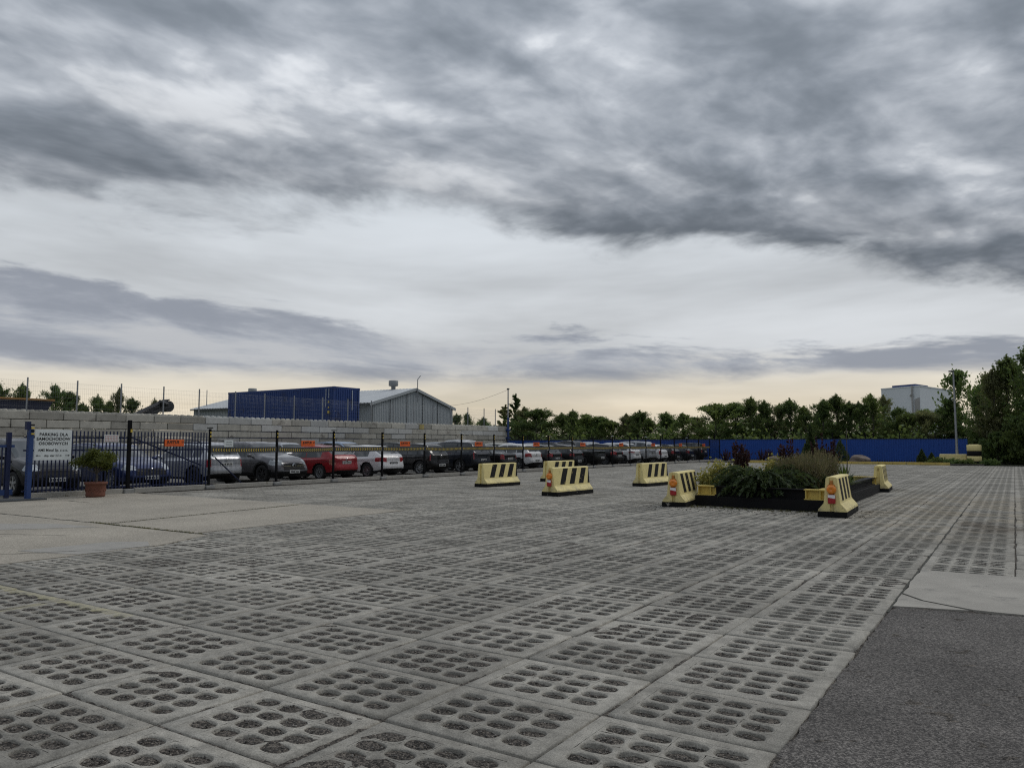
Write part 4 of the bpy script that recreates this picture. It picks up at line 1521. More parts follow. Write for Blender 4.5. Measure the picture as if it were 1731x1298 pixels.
front_row('parked_car', 'black hatchback second from the far end of the front row', 'hatch', 68.9, 4.2, 1.76, 1.46, NAVY, False, tail=(.50, .62, .6, .25), plate_z=.34)
front_row('parked_car', 'black off-roader with silver wheels at the far end of the front row', 'suv', 72.7, 4.3, 1.78, 1.62, BLACK, False, wheel='five', trim=True, tail=(.46, .60, .78, .14))

# back row along the wall: roofs show above the front row
back = [(29.5, 'hatch', PALE, 1.50, 'pale silver hatchback roof seen left of the red car, in the back row'),
        (33.2, 'sedan', DRED, 1.44, 'dark red saloon in the back row, roof above the red hatchback'),
        (35.9, 'wagon', ICE, 1.56, 'ice blue estate in the back row, roof above the sporty white hatchback'),
        (39.4, 'hatch', BLACK2, 1.52, 'black car in the back row just right of the ice blue estate'),
        (44.4, 'wagon', PALE, 1.54, 'pale silver estate in the back row above the dark blue minivan'),
        (49.2, 'suv', WHITE, 1.72, 'white off-roader in the back row at the end of the block wall'),
        (52.4, 'hatch', CREAM, 1.50, 'cream hatchback in the back row right of the white off-roader'),
        (55.3, 'sedan', WHITE, 1.50, 'white saloon in the back row above the rounded white hatchback'),
        (59.0, 'coupe', PALE, 1.48, 'pale silver coupe in the back row above the black hatchbacks'),
        (63.4, 'wagon', NAVY, 1.56, 'dark estate in the back row above the pickup truck'),
        (67.2, 'hatch', PALE, 1.52, 'pale hatchback in the back row right of the dark estate'),
        (70.6, 'suv', WHITE, 1.60, 'white crossover in the back row, first of the far white pair'),
        (74.3, 'hatch', WHITE, 1.54, 'white hatchback in the back row, second of the far white pair'),
        ]
for yc, typ, pm, H, lab in back:
    L = {'hatch': 4.1, 'sedan': 4.5, 'wagon': 4.6, 'suv': 4.5, 'coupe': 4.3}[typ] * K
    make_car('parked_car', lab, typ, L, 1.76 * K, H * K * 1.06, pm, (-34.2 - L / 2 + rnd.uniform(-.4, .3), yc, .0), FACE_FENCE if rnd.random() < .6 else BACK_FENCE,
             group='cars in the back row along the wall', res=.8)

# ================================================================== striped concrete barriers
BAR_L = 2.12


def make_barrier(label, loc, rz, lamp, lean):
    e = empty('concrete_barrier', (loc[0], loc[1], 0), rz)
    tag(e, label, 'barrier', 'striped concrete barriers')
    half = [(0.045, .12), (0.30, .12), (0.285, .17), (0.175, .30), (0.165, .34), (0.115, .85), (0.10, .875), (0.045, .88)]
    full = [(x, z) for x, z in half] + [(-x, z) for x, z in half[::-1]]
    mb = MB()
    mb.extrude(full, -BAR_L / 2 + .05, BAR_L / 2 - .05)
    for y0, y1 in ((-BAR_L / 2, -BAR_L / 2 + .055), (BAR_L / 2 - .055, BAR_L / 2)):
        mb.extrude(half, y0, y1)
        mb.extrude([(-x, z) for x, z in half], y0, y1)
    mb.build('body', M['barrier_yellow'], e)
    mb = MB()
    mb.extrude([(.302, 0), (.306, .02), (.303, .125), (-.303, .125), (-.306, .02), (-.302, 0)], -BAR_L / 2 - .003, BAR_L / 2 + .003)
    mb.build('base', M['base_black'], e)
    # painted stripes on both flanks
    for side in (1, -1):
        for k in range(4):
            y0 = (-.48 if lean > 0 else -.80) + .55 * k
            wdt = .29
            sl = lean * .24
            V = []
            for yy, z in ((y0 - sl, .345), (y0 + wdt - sl, .345), (y0 + wdt, .84), (y0, .84)):
                yy = max(-BAR_L / 2 + .01, min(BAR_L / 2 - .004, yy))
                x = .165 + (.115 - .165) * (z - .34) / .51 + .003
                V.append((side * x, yy, z))
            obj('stripe', mesh_np('stripe', V, [(0, 1, 2, 3)] if side > 0 else [(3, 2, 1, 0)]), M['barrier_black'], e)
    for yy in (-BAR_L / 2 + .045, BAR_L / 2 - .045):
        MB().box((0, yy, .76), (.045, .012, .09)).build('lifting_slot', M['kerb_yellow'], e)
    if lamp:
        yb = -BAR_L / 2
        ln = MB()
        ln.lathe([(.0, 0), (.045, -.02), (.085, -.012), (.10, .01), (.10, .06)], 18)
        lamp_o = MB()
        o = obj('warning_lamp', ln.mesh('warning_lamp', True), M['lens_orange'], e)
        o.location = (0, yb - .06, .61)
        o.rotation_euler = (-PI / 2, 0, 0)
        hb = MB()
        hb.box((0, yb - .012, .62), (.16, .05, .20), bev=.02)
        hb.box((0, yb - .012, .755), (.06, .04, .10), bev=.01)
        hb.build('lamp_housing', M['lamp_housing'], e)
        rf = MB()
        rf.box((0, yb - .028, .40), (.155, .05, .20), bev=.012)
        rf.build('reflector', M['reflector_red'], e)
        obj('reflector_flash', mesh_np('reflector_flash', [(-.074, yb - .0545, .435), (.074, yb - .0545, .41), (.074, yb - .0545, .492), (-.074, yb - .0545, .492)], [(0, 1, 2, 3)]), M['reflector_white'], e)
    return e


make_barrier('striped concrete barrier without a lamp, leftmost, in front of the dark minivan', (-16.80, 24.50), R(-3), False, 1)
make_barrier('striped concrete barrier with an orange lamp standing clear of the planter', (-12.08, 21.62), R(-3.5), True, 1)
make_barrier('striped concrete barrier half hidden behind the lamp barrier, nearest the white hatchback', (-16.92, 29.5), R(-3.5), False, 1)
make_barrier('striped concrete barrier without a lamp just left of the planter', (-11.95, 28.15), R(-4), False, 1)
make_barrier('striped concrete barrier with an orange lamp at the left corner of the planter', (-7.52, 19.78), R(8), True, -1)
make_barrier('striped concrete barrier with an orange lamp at the right front corner of the planter', (-3.47, 19.05), R(3), True, -.6)
make_barrier('striped concrete barrier seen end-on at the far right corner of the planter', (-3.95, 29.35), R(4), False, -1)

# ================================================================== planter of stacked I-beams
def ibeam(mb, p, q, z, w=.22, h=.25, tf_=.025):
    """I-section from p to q (ground points), base at z"""
    d = Vector((q[0] - p[0], q[1] - p[1], 0))
    l = d.length
    rz = math.atan2(d.y, d.x) - PI / 2
    c = ((p[0] + q[0]) / 2, (p[1] + q[1]) / 2)
    mb.box((c[0], c[1], z + tf_ / 2), (w, l, tf_), rz)
    mb.box((c[0], c[1], z + h - tf_ / 2), (w, l, tf_), rz)
    mb.box((c[0], c[1], z + h / 2), (.03, l, h - 2 * tf_), rz)
    return mb


pn = empty('planter', (-5.5, 24, 0))
tag(pn, 'planter framed by black steel I-beams with yellow painted ends', 'planter')


def pbeam(p, q, z, e0=.5, e1=.5):
    p, q = Vector(p), Vector(q)
    d = (q - p).normalized()
    a, b = p + d * e0, q - d * e1
    o = ibeam(MB(), a, b, z).build('beam', M['beam_black'], pn, world=True)
    for u, v in ((p, a), (b, q)):
        m = ibeam(MB(), u, v, z)
        # stiffener plates at the ends
        for t in (.08, .75):
            c = u.lerp(v, t)
            m.box((c.x, c.y, z + .125), (.03, .18, .20), math.atan2(d.y, d.x))
        m.build('beam_end', M['beam_yellow'], pn, world=True)


FL, FR, BR, BLc = (-7.08, 19.78), (-3.80, 19.42), (-4.02, 28.3), (-7.25, 28.4)
pbeam(FL, FR, .27)
pbeam((-3.90, 19.60), BR, .27)
pbeam((-7.02, 20.95), BLc, .27)
pbeam((-7.1, 28.35), (-4.15, 28.25), .27)
for p, q in (((-7.1, 19.72), (-3.70, 19.36)), ((-3.84, 19.55), (-3.96, 28.4)), ((-7.05, 20.9), (-7.28, 28.45)), ((-7.2, 28.42), (-4.0, 28.33))):
    d = Vector((q[0] - p[0], q[1] - p[1], 0))
    MB().box(((p[0] + q[0]) / 2, (p[1] + q[1]) / 2, .132), (.26, d.length, .265), math.atan2(d.y, d.x) - PI / 2).build('base_beam', M['beam_black'], pn, world=True)
nx, ny = 18, 40
xs, ys = np.linspace(-7.0, -3.95, nx), np.linspace(19.85, 28.2, ny)
V = [(x, y, .40 + .03 * math.sin(x * 5) * math.sin(y * 3.1) + rnd.uniform(-.012, .012)) for y in ys for x in xs]
F = np.array([(j * nx + i, j * nx + i + 1, (j + 1) * nx + i + 1, (j + 1) * nx + i) for j in range(ny - 1) for i in range(nx - 1)])
obj('soil', mesh_np('soil', V, F, True), M['soil'], pn, True)


# ================================================================== plants
def leaves(C, size, normal=None, tilt=None, aspect=1.6, jitter=.35, rng=None, axis=None):
    """one diamond leaf per centre C (n,3); axis = preferred direction of the leaf (n,3)"""
    rng = rng or nrg
    n = len(C)
    a = rng.normal(size=(n, 3)) if axis is None else axis + rng.normal(0, jitter, (n, 3))
    a /= np.linalg.norm(a, axis=1, keepdims=True) + 1e-9
    b = np.cross(a, rng.normal(size=(n, 3)))
    b /= np.linalg.norm(b, axis=1, keepdims=True) + 1e-9
    s = size * rng.uniform(.65, 1.35, (n, 1))
    l, w = s * aspect / 2, s / 2
    V = np.stack([C - a * l, C + b * w - a * l * .1, C + a * l, C - b * w - a * l * .1], 1)
    F = np.arange(n * 4).reshape(n, 4)
    return V.reshape(-1, 3), F


def plant(name, label, cat, loc, parts, group=None):
    e = empty(name, loc)
    tag(e, label, cat, group)
    for nm, me, m in parts:
        obj(nm, me, m, e)
    return e


def tubes(segs, n=4):
    mb = MB()
    for p, q, r0, r1 in segs:
        mb.tube(p, q, r0, r1, n, cap=False)
    return mb.mesh('stems', True)


def spreading_juniper(loc, rx, ry, h, label, seed, sprays=230):
    g = np.random.default_rng(seed)
    C, A, segs = [], [], []
    for k in range(sprays):
        a = g.uniform(0, 2 * PI)
        l = g.uniform(.55, 1.05)
        up = g.uniform(.05, 1) ** 1.2 * h * g.uniform(.5, 1.05)
        p0 = np.array([.12 * rx * math.cos(a), .12 * ry * math.sin(a), .12 + up * .25])
        p1 = np.array([rx * l * .62 * math.cos(a), ry * l * .62 * math.sin(a), .10 + up])
        p2 = np.array([rx * l * math.cos(a), ry * l * math.sin(a), up * .66 - .16 * l + .02])
        m = 34
        t = np.linspace(.12, 1, m)[:, None]
        B = (1 - t)**2 * p0 + 2 * t * (1 - t) * p1 + t**2 * p2
        T = 2 * (1 - t) * (p1 - p0) + 2 * t * (p2 - p1)
        T /= np.linalg.norm(T, axis=1, keepdims=True)
        side = g.normal(size=(m, 3)) * .05 * (1.15 - t)
        C.append(B + side)
        A.append(T * .9 + side * 9)
        if k % 3 == 0:
            segs.append((p0, B[m // 2], .012, .007))
            segs.append((B[m // 2], B[-3], .007, .003))
    C, A = np.concatenate(C), np.concatenate(A)
    V, F = leaves(C, .055, aspect=2.6, axis=A, jitter=.35, rng=g)
    return plant('juniper', label, 'shrub', loc, [('foliage', mesh_np('foliage', V, F), M['leaf_juniper']), ('stems', tubes(segs), M['bark'])])


def leafy_bush(name, loc, rx, ry, h, n, size, m, label, seed, cat='shrub', group=None, aspect=1.7, lumps=26):
    g = np.random.default_rng(seed)
    cen = g.normal(size=(lumps, 3))
    cen /= np.linalg.norm(cen, axis=1, keepdims=True)
    cen *= g.uniform(.25, .95, (lumps, 1))
    cen[:, 2] = np.abs(cen[:, 2])
    k = g.integers(0, lumps, n)
    P_ = cen[k] + g.normal(0, .17, (n, 3))
    P_[:, 2] = np.abs(P_[:, 2])
    C = P_ * np.array([rx, ry, h])
    V, F = leaves(C, size, aspect=aspect, rng=g)
    segs = [((0, 0, 0), tuple(c * np.array([rx, ry, h]) * .95), .014, .004) for c in cen[:14]]
    return plant(name, label, cat, loc, [('foliage', mesh_np('foliage', V, F), m), ('stems', tubes(segs), M['bark'])], group)


def upright_barberry(loc, r, h, nst, label, seed, group='dark red barberries'):
    g = np.random.default_rng(seed)
    C, A, segs = [], [], []
    for k in range(nst):
        a, rr = g.uniform(0, 2 * PI), r * math.sqrt(g.uniform(0, 1))
        hh = h * g.uniform(.55, 1.0) * (1 - .20 * rr / r)
        p0 = np.array([.35 * rr * math.cos(a), .35 * rr * math.sin(a), 0])
        p1 = np.array([rr * math.cos(a), rr * math.sin(a), hh])
        m = int(95 * hh)
        t = g.uniform(.08, 1, (m, 1))
        C.append(p0 + (p1 - p0) * t + g.normal(0, .035, (m, 3)) * (1.2 - t * .8))
        A.append(np.repeat([(0, 0, .5)], m, 0))
        segs.append((p0, p1, .008, .003))
    V, F = leaves(np.concatenate(C), .042, aspect=1.5, axis=np.concatenate(A), jitter=.9, rng=g)
    return plant('barberry', label, 'shrub', loc, [('foliage', mesh_np('foliage', V, F), M['leaf_barberry']), ('stems', tubes(segs), M['bark'])], group)


def stalk_clump(name, loc, rx, ry, h, n, m, label, seed, w=.012, spread=.45, tip=True):
    """fine upright stems, each with a flower spike or blade"""
    g = np.random.default_rng(seed)
    V, F = [], []
    a, rr = g.uniform(0, 2 * PI, n), np.sqrt(g.uniform(0, 1, n))
    bx_, by_ = rx * rr * np.cos(a) * .7, ry * rr * np.sin(a) * .7
    hh = h * g.uniform(.45, 1.12, n) * (1 - .22 * rr)
    tx_, ty_ = bx_ * (1 + spread) + g.normal(0, .05, n), by_ * (1 + spread) + g.normal(0, .05, n)
    th_ = g.uniform(0, PI, n)
    dx_, dy_ = np.cos(th_) * w, np.sin(th_) * w
    z0 = np.zeros(n)
    m1x, m1y = bx_ + (tx_ - bx_) * .4, by_ + (ty_ - by_) * .4
    P0 = np.stack([bx_ - dx_, by_ - dy_, z0], -1); P1 = np.stack([bx_ + dx_, by_ + dy_, z0], -1)
    P2 = np.stack([m1x + dx_, m1y + dy_, hh * .55], -1); P3 = np.stack([m1x - dx_, m1y - dy_, hh * .55], -1)
    P4 = np.stack([tx_ + dx_ * .3, ty_ + dy_ * .3, hh], -1); P5 = np.stack([tx_ - dx_ * .3, ty_ - dy_ * .3, hh], -1)
    V = np.stack([P0, P1, P2, P3, P4, P5], 1).reshape(-1, 3)
    b = np.arange(n)[:, None] * 6
    F = np.concatenate([b + np.array([[0, 1, 2, 3]]), b + np.array([[3, 2, 4, 5]])])
    if tip:
        k = n * 3
        i = g.integers(0, n, k)
        t = g.uniform(.45, 1.02, (k, 1))
        C = np.stack([bx_[i], by_[i], z0[i]], -1) * (1 - t) + np.stack([tx_[i], ty_[i], hh[i]], -1) * t + g.normal(0, .012, (k, 3))
        V2, F2 = leaves(C, .030, aspect=1.9, rng=g, axis=np.repeat([(0, 0, 1.)], k, 0), jitter=.5)
        F = np.concatenate([F, F2 + len(V)])
        V = np.concatenate([V, V2])
    return plant(name, label, 'plant', loc, [('blades', mesh_np('blades', V, F), m)])


def yucca(loc, h, n, label, seed):
    g = np.random.default_rng(seed)
    V, F = [], []
    for k in range(n):
        a, el = g.uniform(0, 2 * PI), g.uniform(.25, 1.45)
        l = h * g.uniform(.75, 1.1)
        d = np.array([math.cos(a) * math.cos(el), math.sin(a) * math.cos(el), math.sin(el)])
        sd = np.cross(d, (0, 0, 1)); sd /= np.linalg.norm(sd)
        q = len(V)
        dr = np.array([0, 0, -.12 * l * math.cos(el)])
        V += [sd * .018, -sd * .018, d * l * .5 - sd * .022, d * l * .5 + sd * .022, d * l + dr]
        F += [(q, q + 1, q + 2, q + 3), (q + 3, q + 2, q + 4)]
    return plant('yucca', label, 'plant', loc, [('blades', mesh_np('blades', V, F), M['leaf_yucca'])])


def cone_conifer(loc, r, h, n, label, seed, m='leaf_juniper', group='small conifers'):
    g = np.random.default_rng(seed)
    z = h * (1 - np.sqrt(g.uniform(0, 1, n)) * .98)
    a = g.uniform(0, 2 * PI, n)
    lump = 1 + .18 * np.sin(a * 5 + z * 9) + .1 * np.sin(a * 3 - z * 14)
    rr = r * np.minimum(1, (h - z) / h * 1.25 + .03) * np.sqrt(g.uniform(.35, 1, n)) * lump
    C = np.stack([rr * np.cos(a), rr * np.sin(a), z + .05], -1)
    A = np.stack([np.cos(a) * .5, np.sin(a) * .5, np.ones(n)], -1)
    V, F = leaves(C, .06, aspect=2.0, axis=A, jitter=.35, rng=g)
    return plant('conifer', label, 'conifer', loc, [('foliage', mesh_np('foliage', V, F), M[m]), ('stems', tubes([((0, 0, 0), (0, 0, h * .8), .03, .01)]), M['bark'])], group)


SZ = .40
spreading_juniper((-5.50, 20.25, SZ), 1.30, 1.10, .80, 'dark green juniper spilling over the front beam of the planter', 1, 330)
spreading_juniper((-4.75, 21.3, SZ), .9, .9, .62, 'low dark juniper behind the spilling juniper in the planter', 2, 140)
leafy_bush('euonymus', (-6.62, 20.75, SZ), .80, .66, .74, 6200, .050, M['leaf_variegated'], 'yellow variegated bush at the left end of the planter', 3)
leafy_bush('euonymus', (-5.75, 22.1, SZ), .55, .55, .85, 3000, .048, M['leaf_variegated'], 'small yellow-green bush in the middle of the planter', 4)
upright_barberry((-6.60, 21.8, SZ), .30, 1.50, 24, 'dark red upright barberry behind the yellow bush in the planter', 5)
upright_barberry((-5.35, 22.4, SZ), .30, 1.50, 26, 'dark red barberry rising from the middle of the planter', 6)
upright_barberry((-4.85, 24.6, SZ), .45, 1.65, 30, 'dark red barberry at the back of the planter, beside the lavender', 7)
stalk_clump('lavender', (-4.72, 21.0, SZ), .66, .8, .95, 1300, M['leaf_lavender'], 'grey green lavender clump beside the right front lamp barrier', 8)
stalk_clump('lavender', (-4.65, 22.6, SZ), .62, .9, 1.05, 1000, M['leaf_lavender'], 'taller pale lavender behind the nearest lavender clump', 9)
yucca((-4.02, 22.9, SZ), .75, 80, 'spiky green yucca at the right side of the planter', 10)
yucca((-5.65, 23.6, SZ), .75, 50, 'spiky yucca behind the small yellow-green bush', 11)
cone_conifer((-5.35, 25.2, SZ), .30, 1.85, 2600, 'slim dark conifer at the back of the planter', 12)
MB().tube((-4.28, 25.0, .38), (-4.26, 25.0, 2.1), .016, .012, 6).build('plant_stake', M['bark'])
tag(bpy.data.objects['plant_stake'], 'thin wooden stake standing near the lavender in the planter', 'stake')

# potted bonsai-like conifer by the fence
pot = MB()
pot.lathe([(0, .0), (.25, .0), (.265, .03), (.275, .06), (.265, .10), (.285, .36), (.30, .38), (.325, .39), (.325, .45), (.30, .455), (.285, .44), (.27, .40), (0, .39)], 28)
po = empty('flower_pot', (-23.55, 12.57, .004))
tag(po, 'round terracotta flower pot standing in front of the blue pickets', 'pot')
obj('pot_body', pot.mesh('pot_body', True), M['terracotta'], po)
mb = MB()
for k in range(14):
    a = 2 * PI * k / 14
    mb.tube((.275 * math.cos(a), .275 * math.sin(a), .18), (.278 * math.cos(a + .3), .278 * math.sin(a + .3), .25), .018, n=5)
mb.build('relief_band', M['terracotta'], po)
g = np.random.default_rng(77)
n = 9000
cen = g.normal(size=(30, 3)) * np.array([.27, .33, .085]) + np.array([0, 0, .66])
cen[:, 2] += .10 * (1 - np.abs(cen[:, 1]) / .6)
C = cen[g.integers(0, 30, n)] + g.normal(0, .085, (n, 3)) * np.array([1, 1, .8])
V, F = leaves(C, .035, aspect=1.8, rng=g)
segs = [((0, 0, -.02), (.03, .02, .22), .035, .028), ((.03, .02, .22), (-.02, 0, .42), .028, .02)] + [((0, 0, .3), tuple(c), .014, .005) for c in cen[:16]]
plant('potted_conifer', 'flat-topped clipped conifer growing in the terracotta pot', 'shrub', (-23.55, 12.57, .40),
      [('foliage', mesh_np('foliage', V, F), M['leaf_bonsai']), ('stems', tubes(segs, 6), M['bark'])])

# weeds and litter in the joints near the planter and along the fence
g = np.random.default_rng(5)
def tufts(name, C, h, m):
    n = len(C) * 7
    B = np.repeat(C, 7, 0) + g.normal(0, .02, (n, 3)) * np.array([1, 1, 0])
    A = g.normal(0, .5, (n, 3)); A[:, 2] = 1
    A /= np.linalg.norm(A, axis=1, keepdims=True)
    l = h * g.uniform(.4, 1.2, (n, 1))
    sd = np.cross(A, g.normal(size=(n, 3))); sd /= np.linalg.norm(sd, axis=1, keepdims=True)
    V = np.stack([B - sd * .006, B + sd * .006, B + A * l], 1).reshape(-1, 3)
    o = obj(name, mesh_np(name, V, np.arange(n * 3).reshape(n, 3)), m)
    o['kind'] = 'stuff'
n = 420
C = np.stack([np.full(n, FX) + g.uniform(-.25, .02, n), g.uniform(17.5, 75, n), np.zeros(n)], -1)
tufts('fence_weeds', C, .16, M['leaf_weed'])
C = np.stack([g.uniform(-7.4, -3.4, 260), 19.25 + g.normal(0, .25, 260), np.full(260, -.01)], -1)
tufts('planter_weeds', C, .05, M['leaf_weed'])
n = 150
C = np.stack([g.uniform(-16, -12.2, n), 8.43 + g.normal(0, .02, n), np.full(n, .0)], -1)
C2 = np.stack([-15.35 - .6 * np.linspace(0, 1, 90), 8.5 + 5.4 * np.linspace(0, 1, 90), np.zeros(90)], -1)
tufts('joint_moss', np.concatenate([C, C2]), .03, M['leaf_weed'])
n = 500
Cl = np.stack([g.uniform(-8.2, -2.6, n), g.normal(19.0, .7, n), np.full(n, .006)], -1)
V, F = leaves(Cl, .03, axis=np.repeat([(1., 0, 0)], n, 0), jitter=.4, rng=g)
V[:, 2] = np.clip(V[:, 2], .003, .015)
o = obj('leaf_litter', mesh_np('leaf_litter', V, F), M['soil'])
o['kind'] = 'stuff'

# ================================================================== far side: blue sheet fence, bed, lamp
FY = 77.0
bf = empty('sheet_fence', (-30, FY, 0))
tag(bf, 'long bright blue corrugated sheet fence in front of the trees', 'fence')


def corrugated(w, h, pitch, depth, x0=0, n_per=6):
    """sheet in the xz plane, ribs vertical"""
    xs, ys = [], []
    k = 0
    prof = [(0, 0), (.40, 0), (.48, 1), (.92, 1), (1.0, 0)]
    n = int(round(w / pitch))
    for i in range(n):
        for u, d in prof[:-1]:
            xs.append((i + u) * pitch); ys.append(-d * depth)
    xs.append(n * pitch); ys.append(0)
    V = [(x, y, 0) for x, y in zip(xs, ys)] + [(x, y, h) for x, y in zip(xs, ys)]
    m = len(xs)
    F = [(i, i + 1, m + i + 1, m + i) for i in range(m - 1)]
    return V, F


V, F = corrugated(2.4, 2.02, .20, .028)
pan = mesh_np('panel', V, F)
pan.materials.append(M['sheet_blue'])
x = -61.0
while x < -4.0:
    o = bpy.data.objects.new('panel', pan)
    link(o, bf)
    o.location = Vector((x, FY + rnd.uniform(-.004, .004), .06)) - bf.location
    x += 2.4
MB().box((-32.3, FY - .01, 2.10), (57.2, .07, .05)).build('top_rail', M['bar_blue'], bf, world=True)
MB().box((-32.3, FY + .03, .09), (57.2, .06, .16)).build('bottom_rail', M['bar_blue'], bf, world=True)
for k in range(20):
    MB().box((-60 + 2.85 * k, FY + .12, 1.35), (.09, .07, 2.7)).build('post', M['post_black'], bf, world=True)

bed = sheet('planting_bed', -24.2, -2.0, 67.75, 80, .05, M['soil'])
kb = empty('kerb', (-12, 67.6, 0))
tag(kb, 'low yellow painted kerb along the planting bed before the blue fence', 'kerb')
x = -20.2
while x < -5.0:
    MB().box((x + .5, 67.6, .09), (.985, .18, .22), bev=.015).build('kerb_stone', M['kerb_yellow'], kb, world=True)
    x += 1.0


def boulder(loc, s, label, seed):
    bm = bmesh.new()
    bmesh.ops.create_icosphere(bm, subdivisions=3, radius=1)
    g = random.Random(seed)
    ph = [g.uniform(0, 6) for _ in range(6)]
    for v in bm.verts:
        c = v.co
        d = 1 + .16 * math.sin(3 * c.x + ph[0]) * math.cos(2.6 * c.y + ph[1]) + .10 * math.sin(5 * c.z + ph[2] + 2 * c.x) + .05 * math.sin(9 * c.y + ph[3])
        v.co = Vector((c.x * s[0], c.y * s[1], max(c.z, -.4) * s[2])) * d
    me = bpy.data.meshes.new('boulder')
    bm.to_mesh(me); bm.free()
    o = obj('boulder', me, M['boulder'])
    o.location = loc
    tag(o, label, 'boulder', 'boulders in the planting bed')


boulder((-11.0, 70.0, .15), (.85, .6, .55), 'brown boulder on the bed right of the planter, before the blue fence', 1)
boulder((-17.9, 70.5, .15), (.9, .6, .48), 'brown boulder seen just above the middle of the planter', 2)
for k, (x, y, h_, r_) in enumerate([(-22.6, 70.6, 1.25, .55), (-21.6, 71.2, 1.15, .6), (-20.7, 70.7, 1.35, .55), (-19.5, 71.3, 1.2, .6), (-18.7, 70.8, 1.35, .45)]):
    upright_barberry((x, y, .05), r_, h_, 26, '%s dark red shrub from the left in the bed before the blue fence' % ords[k], 40 + k, 'dark red shrubs by the blue fence')
cone_conifer((-15.5, 71.5, .05), .7, 1.75, 2400, 'bushy conifer in the bed, left of the two pointed ones', 60, group='conifers in the planting bed')
cone_conifer((-14.1, 71.0, .05), .75, 1.25, 2400, 'low round conifer in the bed behind the planter', 61, group='conifers in the planting bed')
cone_conifer((-12.7, 71.2, .05), .75, 1.95, 2600, 'tallest pointed conifer in the bed before the blue fence', 62, group='conifers in the planting bed')
cone_conifer((-6.5, 72.0, .05), .40, 1.15, 1500, 'left of two small dark conifers near the lamp post', 63, group='conifers in the planting bed')
cone_conifer((-5.8, 72.2, .05), .36, .85, 1500, 'right of two small dark conifers near the lamp post', 64, group='conifers in the planting bed')
for k, (x, y, rx) in enumerate([(-5.2, 70.6, .9), (-4.1, 70.2, .8), (-3.2, 70.0, .7), (-1.6, 70.4, .8)]):
    leafy_bush('low_shrub', (x, y, .02), rx, .5, .45, 1500, .09, M['leaf_dark' if k % 2 else 'leaf_birch'], '%s low green shrub from the left at the foot of the yellow blocks' % ords[k], 70 + k, group='low shrubs by the yellow blocks')

cb = MB().box((-4.25, 72.2, .40), (1.9, .9, .80), bev=.03).build('foundation_block', M['barrier_yellow'])
tag(cb, 'large yellow concrete block at the foot of the lamp post', 'block')
rs = empty('ring_stack', (-2.72, 71.3, 0))
tag(rs, 'stack of black and yellow concrete well rings beside the lamp post', 'rings')
for k, (z0, z1, m) in enumerate([(0, .26, 'beam_black'), (.26, .66, 'barrier_yellow'), (.66, 1.08, 'beam_black'), (1.08, 1.56, 'barrier_yellow')]):
    rr_ = .50 + (.012 if m == 'barrier_yellow' else 0)
    MB().lathe([(rr_ - .09, z0), (rr_ - .01, z0), (rr_, z0 + .015), (rr_, z1 - .015), (rr_ - .01, z1), (rr_ - .09, z1), (rr_ - .09, z0)], 28).build('ring', M[m], rs, True)
MB().lathe([(0, 1.60), (.30, 1.60), (.40, 1.56), (.40, 1.5)], 20).build('ring_cap', M['barrier_yellow'], rs)

lp = empty('lamp_post', (-4.0, 72.9, 0))
tag(lp, 'tall grey street lamp post behind the yellow concrete block', 'lamp post')
MB().tube((0, 0, 0), (0, 0, 1.2), .12, .12, 12).build('pole_base', M['galvanised'], lp)
MB().tube((0, 0, 1.2), (0, 0, 7.6), .10, .06, 12).build('pole', M['galvanised'], lp)
mb = MB()
mb.tube((0, 0, 7.50), (-.06, .0, 7.64), .045, n=8)
mb.build('arm', M['galvanised'], lp)
MB().box((-.14, -.02, 7.68), (.42, .20, .11), bev=.03).build('lamp_head', M['trim_dark'], lp)

# ================================================================== behind the wall: container, warehouse, machinery
def cam_pt(lat, dep):
    return (cy * lat - sy * dep, sy * lat + cy * dep)


